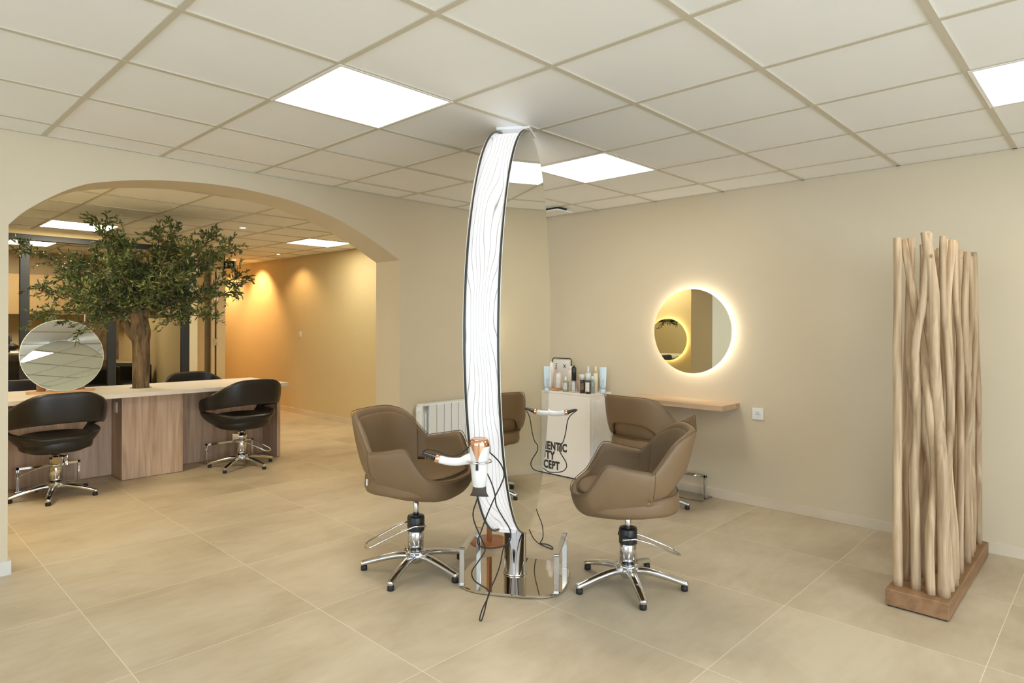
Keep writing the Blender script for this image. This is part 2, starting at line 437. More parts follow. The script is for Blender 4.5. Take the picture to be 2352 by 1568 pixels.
downlight(-4.05, 3.72, 'small downlight half hidden by the right curve of the arch', spot_w, (1, .82, .58), 14, 110)
downlight(-6.6, 4.2, 'corridor downlight washing the yellow wall, first past the glass', spot_e, (1, .62, .28), 16, 120, (R(10), 0))
downlight(-9.1, 4.15, 'small warm downlight added deep in the corridor to brighten it', spot_e, (1, .66, .34), 45, 150)  # added lamp for more general light at the corridor's dark end

# ================================================================= SHELL CHAIRS
def shell_grid(Rm, Md, Bt, cen_z, hole, ns=8):
    """closed shell from half tables (index 0 = back centre, last = front centre). hole(i) -> (t_low, t_high) per table index."""
    def full(T): return [Vector(p) for p in T] + [Vector((p[0], -p[1], p[2])) for p in reversed(T[1:-1])]
    FR, FM, FB = full(Rm), full(Md), full(Bt)
    H = [hole(i) for i in range(len(Rm))]; H = H + list(reversed(H[1:-1]))
    HV = catmull([(a, b, 0) for a, b in H], ns, True)
    cr_, cm, cb = catmull(FR, ns, True), catmull(FM, ns, True), catmull(FB, ns, True)
    n = len(cr_)
    def pt(j, t):
        j %= n
        b_, m, r = cb[j], cm[j], cr_[j]
        return b_ * (2 * (t - .5) * (t - 1)) + m * (4 * t * (1 - t)) + r * (2 * t * (t - .5))
    return n, pt, HV, cb, cr_
def build_shell(name, tables, mat, parent, thick=0.03, low=6, upn=6, cen_z=0.0):
    Rm, Md, Bt, hole = tables
    n, pt, HV, cb, _ = shell_grid(Rm, Md, Bt, cen_z, hole)
    bm = B()
    cx = sum(v.x for v in cb) / n
    c0 = bm.verts.new((cx, 0, cen_z))
    def ringv(f): return [bm.verts.new(f(j)) for j in range(n)]
    rows = [ringv(lambda j, s=s: Vector((cx, 0, cen_z)).lerp(cb[j], s)) for s in (.33, .66)]
    for k in range(low + 1): rows.append(ringv(lambda j, k=k: pt(j, HV[j][0] * k / low)))
    for j in range(n): bm.faces.new((c0, rows[0][j], rows[0][(j + 1) % n]))
    for a, b_ in zip(rows, rows[1:]):
        for j in range(n): bm.faces.new((a[j], b_[j], b_[(j + 1) % n], a[(j + 1) % n]))
    up = []
    for k in range(upn + 1): up.append(ringv(lambda j, k=k: pt(j, HV[j][1] + (1 - HV[j][1]) * k / upn)))
    for a, b_ in zip(up, up[1:]):
        for j in range(n): bm.faces.new((a[j], b_[j], b_[(j + 1) % n], a[(j + 1) % n]))
    bmesh.ops.remove_doubles(bm, verts=bm.verts, dist=0.0012)
    bmesh.ops.recalc_face_normals(bm, faces=bm.faces)
    o = ob(name, bm, mat, parent, smooth=True, mods=[('SOLIDIFY', dict(thickness=thick, offset=-1.0)), SUB1])
    return o, pt, n

T_RIM = [(-.338, 0, .480), (-.328, .11, .480), (-.288, .198, .472), (-.212, .252, .430), (-.108, .302, .306), (-.072, .308, .303),
         (.02, .316, .318), (.105, .314, .334), (.140, .306, .315), (.178, .290, .250), (.222, .262, .186), (.266, .200, .160), (.294, .105, .150), (.300, 0, .148)]
T_MID = [(-.268, 0, .225), (-.262, .10, .222), (-.236, .17, .212), (-.180, .235, .190), (-.100, .280, .172), (-.06, .286, .170),
         (.02, .290, .166), (.09, .286, .158), (.118, .278, .148), (.155, .262, .122), (.195, .234, .092), (.236, .175, .066), (.262, .09, .056), (.268, 0, .055)]
T_BOT = [(-.165, 0, .042), (-.160, .07, .042), (-.145, .115, .040), (-.12, .15, .040), (-.07, .175, .038), (-.04, .18, .038),
         (.02, .185, .036), (.06, .182, .034), (.08, .175, .034), (.11, .16, .032), (.14, .14, .030), (.170, .105, .028), (.19, .055, .026), (.195, 0, .026)]
def t_hole(i):
    g = [(.20, .60), (.205, .595), (.235, .565), (.36, .44)]
    return g[i] if i < 4 else (.42, .42)
K_RIM = [(-.305, 0, .490), (-.298, .16, .482), (-.235, .265, .435), (-.10, .325, .365), (.06, .330, .318),
         (.185, .310, .292), (.238, .292, .262), (.250, .280, .190), (.255, .262, .130), (.262, .20, .098), (.272, .10, .088), (.275, 0, .086)]
K_MID = [(-.275, 0, .215), (-.265, .15, .212), (-.205, .245, .205), (-.09, .298, .190), (.05, .308, .178),
         (.150, .300, .165), (.195, .285, .140), (.215, .262, .105), (.225, .225, .075), (.232, .165, .055), (.240, .08, .048), (.242, 0, .046)]
K_BOT = [(-.17, 0, .012), (-.165, .08, .012), (-.14, .13, .012), (-.09, .17, .012), (-.02, .185, .012),
         (.04, .185, .012), (.08, .175, .012), (.11, .16, .012), (.14, .135, .010), (.165, .10, .010), (.18, .05, .010), (.182, 0, .010)]
def k_hole(i):
    g = [(.34, .570), (.34, .570), (.38, .565), (.44, .56), (.48, .55), (.52, .53)]
    return g[i] if i < 5 else (.52, .52)

def seat_pad(parent, mat, cx, rx, ry, z0, z1, dish=.02):
    bm = B(); n = 36; rows = []
    def se(a, e=.78):
        c, s = math.cos(a), math.sin(a)
        return math.copysign(abs(c) ** e, c), math.copysign(abs(s) ** e, s)
    prof = [(.80, z0), (.97, z0 + .01), (1.0, z0 + .3 * (z1 - z0)), (.99, z1 - .02), (.95, z1 - .005), (.86, z1), (.6, z1 - dish * .5), (.3, z1 - dish)]
    for f, z in prof:
        rows.append([bm.verts.new((cx + rx * f * se(2 * math.pi * k / n)[0], ry * f * se(2 * math.pi * k / n)[1], z)) for k in range(n)])
    for a, b_ in zip(rows, rows[1:]):
        for k in range(n): bm.faces.new((a[k], a[(k + 1) % n], b_[(k + 1) % n], b_[k]))
    bm.faces.new(rows[0]); bm.faces.new(rows[-1])
    return ob('seat_cushion', bm, mat, parent, smooth=True)

def star_base(t, phase, lever, black_collar, top_z, rl=.285):
    """five legged chrome base with hydraulic column, foot lever and gas rod; angles are in the thing's own frame"""
    for k in range(5):
        a = phase + k * 2 * math.pi / 5
        d = Vector((math.cos(a), math.sin(a), 0))
        P = [d * .035 + Vector((0, 0, .083)), d * .09 + Vector((0, 0, .084)), d * .16 + Vector((0, 0, .072)), d * .23 + Vector((0, 0, .055)), d * rl + Vector((0, 0, .040)), d * (rl + .018) + Vector((0, 0, .034))]
        P = catmull(P, 4)
        m = len(P) - 1
        bm = B(); tube(bm, P, [.027 * (1 - i / m) + .0185 * (i / m) if i < m - 1 else (.0165 if i == m - 1 else .009) for i in range(m + 1)], 12, up=(0, 0, 1), asp=.72)
        leg = ob('leg', bm, chrome, t)
        bm = B(); lathe(bm, [(.015, 0.0), (.018, .003), (.0175, .022), (.012, .028)], 14, Matrix.Translation(d * (rl)))
        ob('rubber_foot', bm, black_r, leg)
    bm = B(); lathe(bm, [(.030, .045), (.036, .05), (.052, .07), (.056, .092), (.050, .10), (.058, .104), (.058, .112), (.046, .118)], 32)
    ob('hub', bm, chrome, t)
    ct = .262 if black_collar else .30
    bm = B(); lathe(bm, [(.044, .11), (.044, ct)], 32)
    ob('column', bm, chrome, t)
    if black_collar:
        bm = B(); lathe(bm, [(.047, .222), (.0475, .225), (.0475, .292), (.044, .302), (.02, .305)], 32)
        d = Vector((math.cos(lever), math.sin(lever), 0)); s = Vector((-d.y, d.x, 0))
        tube(bm, [s * .035 - d * .02 + Vector((0, 0, .255)), s * .055 - d * .03 + Vector((0, 0, .255))], .014, 10)
        tube(bm, [-s * .035 - d * .02 + Vector((0, 0, .255)), -s * .055 - d * .03 + Vector((0, 0, .255))], .014, 10)
        ob('collar', bm, black_p, t)
    else:
        bm = B(); lathe(bm, [(.046, .262), (.046, .305), (.040, .308)], 32)
        d = Vector((math.cos(lever), math.sin(lever), 0)); s = Vector((-d.y, d.x, 0))
        for q in (-1, 1):
            mm = Matrix.Rotation(lever, 4, 'Z')
            box(bm, -.065, .0, q * .048 - .003, q * .048 + .003, .235, .315, mat=mm)
        ob('collar', bm, chrome, t)
    d = Vector((math.cos(lever), math.sin(lever), 0)); s = Vector((-d.y, d.x, 0))
    z0 = .255
    P = [-d * .045 + s * .058 + Vector((0, 0, z0)), d * .02 + s * .060 + Vector((0, 0, z0 + .004)), d * .10 + s * .058 + Vector((0, 0, z0 - .022)), d * .25 + s * .052 + Vector((0, 0, z0 - .088)),
         d * .272 + s * .028 + Vector((0, 0, z0 - .099)), d * .272 - s * .028 + Vector((0, 0, z0 - .099)), d * .25 - s * .052 + Vector((0, 0, z0 - .088)), d * .10 - s * .058 + Vector((0, 0, z0 - .022)), d * .02 - s * .060 + Vector((0, 0, z0 + .004)), -d * .045 - s * .058 + Vector((0, 0, z0))]
    rod('foot_lever', P, .0055, chrome, t, 8)
    bm = B(); lathe(bm, [(.0165, ct), (.0165, top_z + .012)], 20)
    ob('piston', bm, chrome, t)
    bm = B(); lathe(bm, [(.03, top_z - .018), (.034, top_z - .012), (.05, top_z + .014)], 20)
    ob('seat_mount', bm, black_p, t)

def taupe_chair(label, loc, face, base_phase, lever, z0):
    t = thing('salon_chair', label, 'chair', loc, face, 'taupe salon chairs')
    o, pt, n = build_shell('shell', (T_RIM, T_MID, T_BOT, t_hole), taupe_l, t, 0.038, cen_z=.028)
    o.location = (0, 0, z0)
    # piping along the rim, round the rear opening and down the seams where the arms meet the back
    bm = B()
    ns = 8
    tube(bm, [pt(j, 1.0) + Vector((0, 0, .001)) for j in range(n)], .0022, 6, True)
    for j in (4 * ns, n - 4 * ns):
        tube(bm, [pt(j, k / 10) + (pt(j, k / 10) - Vector((0, 0, pt(j, k / 10).z))).normalized() * .0005 for k in range(5, 11)], .0016, 6)
    rimp = ob('rim_piping', bm, taupe_s, t); rimp.location = (0, 0, z0)
    sp = seat_pad(t, taupe_l, .006, .262, .266, .06, .168, .010); sp.location = (0, 0, z0)
    bm = B()
    pp = []
    for k in range(48):
        a = 2 * math.pi * k / 48; c, s = math.cos(a), math.sin(a)
        pp.append((.006 + .253 * math.copysign(abs(c) ** .78, c), .257 * math.copysign(abs(s) ** .78, s), .1625))
    tube(bm, pp, .0022, 6, True)
    q = ob('seat_piping', bm, taupe_s, t); q.location = (0, 0, z0)
    # inner lining that rises behind the seat and closes the opening from the inside
    bm = B(); rows = []
    js = list(range(-3 * ns - 4, 3 * ns + 5))
    for k in range(15):
        tt = .22 + .73 * k / 14; row = []
        for j in js:
            q = pt(j, tt); d = Vector((q.x + .02, q.y, 0)); d.normalize()
            row.append(bm.verts.new(q - d * (.046 - .004 * max(0, k - 12))))
        rows.append(row)
    for a, b_ in zip(rows, rows[1:]):
        for m in range(len(js) - 1): bm.faces.new((a[m], a[m + 1], b_[m + 1], b_[m]))
    q = ob('back_lining', bm, taupe_l, t, smooth=True, mods=[('SOLIDIFY', dict(thickness=.01, offset=0.0)), SUB1]); q.location = (0, 0, z0)
    # a small sewn tag low on the side
    boxo('care_tag', (-.142, -.136, -.264, -.256, z0 + .118, z0 + .150), white_p, t)
    star_base(t, base_phase - face, lever - face, True, z0 + .02)
    return t
def black_chair(label, loc, face, base_phase, lever, z0):
    t = thing('salon_chair', label, 'chair', loc, face, 'black salon chairs round the desk')
    o, pt, n = build_shell('shell', (K_RIM, K_MID, K_BOT, k_hole), black_l, t, 0.03)
    o.location = (0, 0, z0)
    sp = seat_pad(t, black_l, -.01, .222, .236, .03, .150, .035); sp.location = (0, 0, z0)
    star_base(t, base_phase - face, lever - face, False, z0)
    return t

STA = R(122.12)      # direction of the tall mirror's plane; its left side faces STA+90
c1 = taupe_chair('taupe leather salon chair on the left of the tall mirror, facing it', (-.558, 2.021, 0), R(21), R(8), R(-118), .395)
c2 = taupe_chair('taupe leather salon chair right of the tall mirror, turned left towards it', (.398, 2.664, 0), R(217), R(30), R(50), .355)
c3 = taupe_chair('taupe leather salon chair pulled up to the wall shelf, seen from behind', (-.330, 4.05, 0), R(87), R(16), R(-80), .36)
b1 = black_chair('black salon chair in front of the desk, nearest the pillar of the arch', (-3.765, .985, 0), R(181), R(-20), R(-125), .345)
b2 = black_chair('black salon chair at the right end of the desk, on its near side', (-3.782, 2.452, 0), R(183), R(19), R(38), .355)
b3 = black_chair('black salon chair on the far side of the desk, right of the olive trunk', (-4.74, 2.43, 0), R(0), R(40), R(200), .345)
b4 = black_chair('black salon chair on the far side of the desk, behind the round mirror', (-4.74, .93, 0), R(0), R(25), R(200), .345)

# ================================================================= TALL MIRROR STATION
st = thing('mirror_station', 'tall oval double-sided mirror with glowing wavy edge on a steel base', 'mirror', (-.115, 2.349, 0), STA)
EA, EB, EZ, ET = .751, 1.058, 1.321, .0745
NE = 160
def ell(k, f=1.0): 
    a = 2 * math.pi * k / NE
    return EA * f * math.sin(a), EZ - EB * f * math.cos(a) if f == 1.0 else EZ - (EB - EA * (1 - f)) * math.cos(a)
def band_material():
    m, nt, b = nodes_of('backlit_wave_fabric')
    N = nt.nodes.new; L = nt.links.new
    uv = N('ShaderNodeUVMap'); sx = N('ShaderNodeSeparateXYZ'); L(uv.outputs[0], sx.inputs[0])
    def mth(op, a, bb=None):
        n = N('ShaderNodeMath'); n.operation = op
        for i, v in enumerate((a, bb)):
            if v is None: continue
            if isinstance(v, (int, float)): n.inputs[i].default_value = v
            else: L(v, n.inputs[i])
        return n.outputs[0]
    U, V = sx.outputs[0], sx.outputs[1]
    cx = N('ShaderNodeCombineXYZ'); L(mth('MULTIPLY', U, .55), cx.inputs[0]); L(mth('MULTIPLY', V, .9), cx.inputs[1])
    n1 = N('ShaderNodeTexNoise'); n1.inputs['Scale'].default_value = 1.0; n1.inputs['Detail'].default_value = 1.5; L(cx.outputs[0], n1.inputs['Vector'])
    n2 = N('ShaderNodeTexNoise'); n2.inputs['Scale'].default_value = 2.2; n2.inputs['Detail'].default_value = 1; L(cx.outputs[0], n2.inputs['Vector'])
    ph = mth('ADD', mth('ADD', mth('MULTIPLY', V, 7.0), mth('MULTIPLY', n1.outputs['Fac'], 9.0)), mth('MULTIPLY', n2.outputs['Fac'], 1.6))
    fr = mth('ABSOLUTE', mth('SUBTRACT', mth('FRACT', ph), 0.5))
    line = N('ShaderNodeMapRange'); L(fr, line.inputs[0]); line.inputs[1].default_value = 0.0; line.inputs[2].default_value = 0.075; line.inputs[3].default_value = 0.0; line.inputs[4].default_value = 1.0
    # thin fabric: pale where the tube behind is near, lines absorb light
    mx = N('ShaderNodeMix'); mx.data_type = 'RGBA'; L(line.outputs[0], mx.inputs[0])
    mx.inputs[6].default_value = (0.32, 0.30, 0.28, 1); mx.inputs[7].default_value = (1.0, 1.0, 1.0, 1)
    L(mx.outputs[2], b.inputs['Emission Color'])
    b.inputs['Emission Strength'].default_value = 0.42
    mb = N('ShaderNodeMix'); mb.data_type = 'RGBA'; L(line.outputs[0], mb.inputs[0])
    mb.inputs[6].default_value = (0.10, 0.09, 0.08, 1); mb.inputs[7].default_value = (0.30, 0.30, 0.30, 1)
    L(mb.outputs[2], b.inputs['Base Color'])
    b.inputs['Roughness'].default_value = 0.3
    return m
bm = B(); uvl = bm.loops.layers.uv.new('UVMap')
vv = [[bm.verts.new((ell(k, .985)[0], s * ET, ell(k, .985)[1])) for s in (-1, 1)] for k in range(NE)]
for k in range(NE):
    f = bm.faces.new((vv[k][0], vv[(k + 1) % NE][0], vv[(k + 1) % NE][1], vv[k][1])); f.smooth = True
    for lp, uvc in zip(f.loops, ((k / 10, 0), ((k + 1) / 10, 0), ((k + 1) / 10, 1), (k / 10, 1))): lp[uvl].uv = uvc
ob('light_band', bm, band_material(), st)
for s in (-1, 1):
    bm = B(); tube(bm, [(ell(k)[0], s * ET, ell(k)[1]) for k in range(NE)], .0055, 6, True, up=(0, 1, 0))
    ob('rim', bm, mk('dark_brown_rim', (.035, .028, .022), .4), st)
    bm = B()
    y0, y1 = s * (ET + .002), s * (ET + .008)
    a_ = [bm.verts.new((ell(k)[0], y0, ell(k)[1])) for k in range(NE)]; b_ = [bm.verts.new((ell(k)[0], y1, ell(k)[1])) for k in range(NE)]
    f = bm.faces.new(a_); f.material_index = 1; bm.faces.new(b_)
    for k in range(NE):
        f = bm.faces.new((a_[k], a_[(k + 1) % NE], b_[(k + 1) % NE], b_[k])); f.material_index = 1
    ob('mirror_glass', bm, [mirror_m, mirror_edge], st)
# base plate with rounded corners and bowed sides
def plate_outline(a, b_, n=3.4, cx=-.03, cy=-.01, N_=72):
    out = []
    for k in range(N_):
        t_ = 2 * math.pi * k / N_; c, s = math.cos(t_), math.sin(t_)
        out.append((cx + a * math.copysign(abs(c) ** (2 / n), c), cy + b_ * math.copysign(abs(s) ** (2 / n), s)))
    return out
bm = B(); rings = []
for f, z in ((.985, 0.0), (1.0, .005), (1.0, .012), (.985, .016)):
    rings.append([bm.verts.new((x, y, z)) for x, y in plate_outline(.255 * f, .285 * f)])
for a_, b_ in zip(rings, rings[1:]):
    for k in range(72): bm.faces.new((a_[k], a_[(k + 1) % 72], b_[(k + 1) % 72], b_[k]))
bm.faces.new(rings[0]); bm.faces.new(rings[-1])
ob('base_plate', bm, steel, st)
bm = B(); lathe(bm, [(.063, .016), (.063, .024), (.060, .025), (.060, .32)], 48)
ob('column', bm, chrome, st)
for s in (-1, 1):
    bm = B()
    y = s * .245 - .01
    w, d, h = .0055, .013, .205
    x0, x1 = -.215, .125
    for x in (x0, x1): box(bm, x - w, x + w, y - d, y + d, .016, h)
    box(bm, x0 - w, x1 + w, y - d, y + d, h - .011, h)
    box(bm, x0 - .02, x0 + .02, y - d, y + d, .016, .02)
    ob('footrest', bm, chrome, st, mods=[BEV(.0015)])
bm = B(); box(bm, -.20, -.05, -.045, .045, .292, .304); so = ob('socket_strip', bm, white_p, st, mods=[BEV(.004)])
so.rotation_euler = (0, 0, 0)
bm = B(); box(bm, -.10, .10, -.09, .09, 2.384, 2.4); box(bm, -.012, .012, -.03, .03, 2.370, 2.386)
ob('ceiling_bracket', bm, white_p, st, mods=[BEV(.003)])
# wire rings that carry the dryers at both edges
def st_pt(u, v, z): return (u, v, z)
for s in (1, -1):
    z = .780
    bm = B()
    rr = [(-s * .775 + .052 * math.cos(2 * math.pi * k / 28), .052 * math.sin(2 * math.pi * k / 28), z) for k in range(28)]
    tube(bm, rr, .0035, 8, True)
    tube(bm, [(-s * .64, 0, z + .03), (-s * .66, 0, z + .025), (-s * .70, 0, z + .003), (-s * .725, 0, z)], .0045, 8)
    h = ob('dryer_ring', bm, chrome, st)
    boxo('clamp', (min(-s * .60, -s * .655), max(-s * .60, -s * .655), -.018, .018, z + .015, z + .045), mk('brushed_steel', (.5, .5, .48), .3, 1.0), h)

# ---------------------------------------------------------------- hair dryers
def hair_dryer(label, pos, hdir, cord_pts, plug=None):
    """pos = ring centre at height of ring; hdir = world angle the handle points to"""
    t = thing('hair_dryer', label, 'hair dryer', pos, hdir, 'white hair dryers on the tall mirror')
    bm = B(); lathe(bm, [(.026, -.107), (.029, -.105), (.0335, -.06), (.039, 0.0), (.0420, .035), (.0428, .055), (.042, .072)], 36)
    # neck blending to the handle
    P = catmull([(.01, 0, .014), (.05, 0, .006), (.085, 0, -.006), (.13, 0, -.008), (.175, 0, -.001)], 6)
    m = len(P) - 1
    tube(bm, P, [.031 - .013 * min(1, i / (m * .45)) for i in range(m + 1)], 18, up=(0, 0, 1), asp=.95)
    ob('body', bm, white_p, t)
    bm = B(); P = [(.175, 0, -.001), (.185, 0, .0015), (.195, 0, .004)]
    tube(bm, P, .0185, 18, up=(0, 0, 1)); ob('handle_ring', bm, copper, t)
    bm = B(); P = catmull([(.195, 0, .004), (.215, 0, .011), (.245, 0, .020), (.258, 0, .019)], 5)
    m = len(P) - 1
    tube(bm, P, [.0165 * (1 - i / m) + .0045 for i in range(m + 1)], 12, up=(0, 0, 1), asp=.7); ob('strain_relief', bm, black_p, t)
    # copper rear cap with a pointed tongue down the front
    bm = B(); lathe(bm, [(.0425, .064), (.0432, .070), (.0420, .082), (.037, .092), (.031, .096), (.028, .093), (.018, .093), (.015, .096), (.002, .096)], 36)
    n0 = 9
    P0, P1 = [], []
    for k in range(n0):
        w = k / (n0 - 1)
        z = .072 - .070 * w
        rr = .0448 - .0036 * w
        hw = .72 * (1 - w) ** 1.6 + .09
        P0.append(bm.verts.new((rr * math.cos(math.pi / 2 - hw), rr * math.sin(math.pi / 2 - hw), z)))
        P1.append([bm.verts.new((rr * math.cos(math.pi / 2 - hw + 2 * hw * q / 8), rr * math.sin(math.pi / 2 - hw + 2 * hw * q / 8), z)) for q in range(1, 9)])
    for k in range(n0 - 1):
        a_ = [P0[k]] + P1[k]; b_ = [P0[k + 1]] + P1[k + 1]
        for q in range(8):
            f = bm.faces.new((a_[q], a_[q + 1], b_[q + 1], b_[q])); f.smooth = True
    ob('rear_cap', bm, copper, t)
    boxo('switch', (-.005, .005, .034, .0415, -.032, .004), black_p, t)
    # flared nozzle
    bm = B(); rings = []
    for w, (a_, b_, z) in enumerate(((.0285, .0285, -.102), (.028, .026, -.112), (.031, .016, -.130), (.041, .009, -.148))):
        rings.append([bm.verts.new((a_ * math.cos(2 * math.pi * k / 28), b_ * math.sin(2 * math.pi * k / 28), z)) for k in range(28)])
    for a_, b_ in zip(rings, rings[1:]):
        for k in range(28): bm.faces.new((a_[k], a_[(k + 1) % 28], b_[(k + 1) % 28], b_[k])).smooth = True
    bm.faces.new(rings[0]); bm.faces.new(rings[-1])
    ob('nozzle', bm, mk('dark_grey_nozzle', (.07, .062, .055), .4), t)
    Mi = (Matrix.Translation(Vector(pos)) @ Matrix.Rotation(hdir, 4, 'Z')).inverted()
    pts = catmull([Mi @ Vector(p) for p in cord_pts], 5)
    rod('cord', pts, .0031, black_r, t, 8)
    if plug:
        bm = B(); lathe(bm, [(.006, -.03), (.009, -.028), (.012, -.005), (.022, .0), (.022, .008)], 18, Mi @ Matrix.Translation(Vector(plug)))
        ob('plug', bm, black_p, t)
    return t
dn = R(212.12)
pos1 = (.297, 1.693, .755)
ra = dn - R(180) + R(180)
c = Vector((math.cos(dn), math.sin(dn), 0))
D1 = Vector((-.115 - .775 * math.cos(STA), 2.349 - .775 * math.sin(STA), .780))
D2 = Vector((-.115 + .775 * math.cos(STA), 2.349 + .775 * math.sin(STA), .780))
CORD1 = [tuple(D1 + c * .255 + Vector((0, 0, .019))), tuple(D1 + c * .235 + Vector((0, 0, .038))), tuple(D1 + c * .19 + Vector((0, 0, .034))), tuple(D1 + c * .13 + Vector((0, 0, .016))), tuple(D1 + c * .085 + Vector((0, 0, .026))), tuple(D1 + c * .055 + Vector((0, 0, .05))),
  tuple(D1 + c * .02 + Vector((-.691, .723, 0)) * .052 + Vector((0, 0, .062))), tuple(D1 - c * .02 + Vector((-.691, .723, 0)) * .06 + Vector((0, 0, .04))), (.244, 1.825, .777), (.297, 1.82, .748), (.308, 1.831, .704), (.3, 1.823, .662), (.28, 1.804, .605), (.256, 1.781, .529), (.219, 1.773, .436), (.21, 1.765, .402), (.219, 1.773, .381), (.249, 1.802, .373), (.295, 1.846, .383), (.314, 1.865, .412), (.306, 1.87, .453), (.276, 1.856, .502), (.248, 1.843, .553), (.236, 1.845, .604), (.213, 1.837, .664), (.194, 1.819, .703), (.185, 1.796, .657), (.195, 1.778, .59), (.174, 1.772, .523), (.179, 1.776, .475), (.192, 1.803, .404), (.198, 1.823, .348), (.176, 1.801, .293), (.156, 1.782, .25), (.157, 1.797, .205), (.183, 1.849, .16), (.183, 1.863, .13), (.147, 1.857, .056), (.138, 1.848, .01), (.144, 1.854, .004), (.154, 1.863, .046), (.162, 1.885, .128), (.143, 1.95, .18), (.087, 2.035, .205), (.01, 2.13, .225), (-.029, 2.212, .262)]
hair_dryer('white hair dryer with copper cap on the near edge of the tall mirror', tuple(D1), dn, CORD1, (-.029, 2.212, .285))
CORD2 = [tuple(D2 - c * .255 + Vector((0, 0, .019))), (-.304, 3.044, .757), (-.318, 3.031, .66), (-.33, 3.02, .604), (-.344, 3.006, .579), (-.344, 3.006, .543), (-.317, 3.032, .479), (-.313, 3.035, .443), (-.335, 3.014, .415), (-.392, 2.96, .412), (-.426, 2.928, .436), (-.444, 2.91, .367), (-.46, 2.895, .255), (-.45, 2.905, .166), (-.392, 2.891, .09), (-.355, 2.857, .029), (-.341, 2.816, .005), (-.301, 2.826, .006), (-.251, 2.818, .005), (-.222, 2.791, .004), (-.256, 2.786, .006), (-.327, 2.787, .013), (-.379, 2.793, .034), (-.385, 2.76, .094), (-.371, 2.704, .15), (-.30, 2.60, .24), (-.236, 2.50, .268)]
hair_dryer('white hair dryer handle sticking out behind the far edge of the tall mirror', tuple(D2), dn + math.pi, CORD2)

# copper stand behind the mirror
t = thing('copper_stand', 'copper coloured pole on a round foot behind the tall mirror', 'stand', (-.588, 2.617, 0), 0)
bm = B(); lathe(bm, [(.0, 0), (.116, 0), (.118, .004), (.118, .010), (.114, .013), (.0, .013)], 48, cap=False); ob('foot', bm, copper_p, t)
boxo('pole', (-.012, .012, -.012, .012, .013, .95), copper_p, t, .002)
bm = B(); lathe(bm, [(.0, .95), (.07, .95), (.072, .956), (.07, .962), (.0, .962)], 32, cap=False); ob('tray', bm, copper_p, t)

# ================================================================= RIGHT WALL
# round lit mirror
def lit_mirror(label, loc, rz, r, e):
    t = thing('round_mirror', label, 'mirror', loc, rz)
    bm = B(); lathe(bm, [(r, -.004), (r, 0)], 96, Matrix.Rotation(R(90), 4, 'X')); 
    o = ob('mirror_glass', bm, mirror_m, t)
    bm = B(); lathe(bm, [(r - .05, -.041), (r - .05, 0)], 64, Matrix.Translation((0, .045, 0)) @ Matrix.Rotation(R(90), 4, 'X'))
    ob('back_box', bm, white_p, t)
    bm = B(); lathe(bm, [(r - .022, -.012), (r - .022, .006)], 96, Matrix.Translation((0, .022, 0)) @ Matrix.Rotation(R(90), 4, 'X'), cap=False)
    ob('led_strip', bm, e, t)
    return t
halo = emit('halo_led', (1.0, 0.89, 0.74), 16.0)
halo_y = emit('halo_led_yellow', (1.0, 0.74, 0.30), 16.0)
lit_mirror('round mirror with a glowing halo on the right-hand wall', (-.243, 4.530, 1.305), 0, .337, halo)
lit_mirror('round halo mirror on the back room wall, seen only as a reflection', (-2.98, .168, 1.12), math.pi, .33, halo_y)
# shelf
sh = boxo('wall_shelf', (-.727, .138, 4.285, 4.58, .722, .76), oak_light, bevel=.001)
tag(sh, 'floating oak shelf fixed under the round lit mirror', 'shelf')
# socket
def socket(name, label, loc, rz, s=.086, kind='socket'):
    t = thing(name, label, kind, loc, rz)
    boxo('plate', (-s / 2, s / 2, -.009, 0, -s / 2, s / 2), white_p, t, .003)
    if kind == 'socket':
        bm = B(); lathe(bm, [(.026, .009), (.024, .011), (.021, .0098), (.0, .0098)], 32, Matrix.Rotation(R(90), 4, 'X'), cap=False); ob('ring', bm, white_p, t)
        bm = B()
        for x, z in ((-.009, -.004), (.009, -.004), (0, .010)): lathe(bm, [(.0028, .0095), (.0028, .0115)], 10, Matrix.Translation((x, 0, z)) @ Matrix.Rotation(R(90), 4, 'X'))
        ob('pin_hole', bm, black_p, t)
    return t
socket('wall_socket', 'square white socket on the wall right of the shelf', (.281, 4.58, .690), 0)
sw = socket('light_switch', 'small white light switch on the yellow corridor wall', (-6.67, 4.58, 1.19), 0, .08, 'switch')
boxo('rocker', (-.024, .024, -.013, -.008, -.03, .03), cream_gloss, sw, .002)
# wall footrest under the shelf
t = thing('footrest', 'chrome footrest bar on a flat steel plate under the wall shelf', 'footrest', (-.30, 4.47, 0))
boxo('plate', (-.235, .222, -.085, .11, 0.001, .008), dchrome, t, .001)
bm = B()
for x in (-.215, .205): box(bm, x - .011, x + .011, .004, .026, .008, .185)
box(bm, -.226, .216, .004, .026, .165, .187); ob('bar', bm, chrome, t, mods=[BEV(.003)])

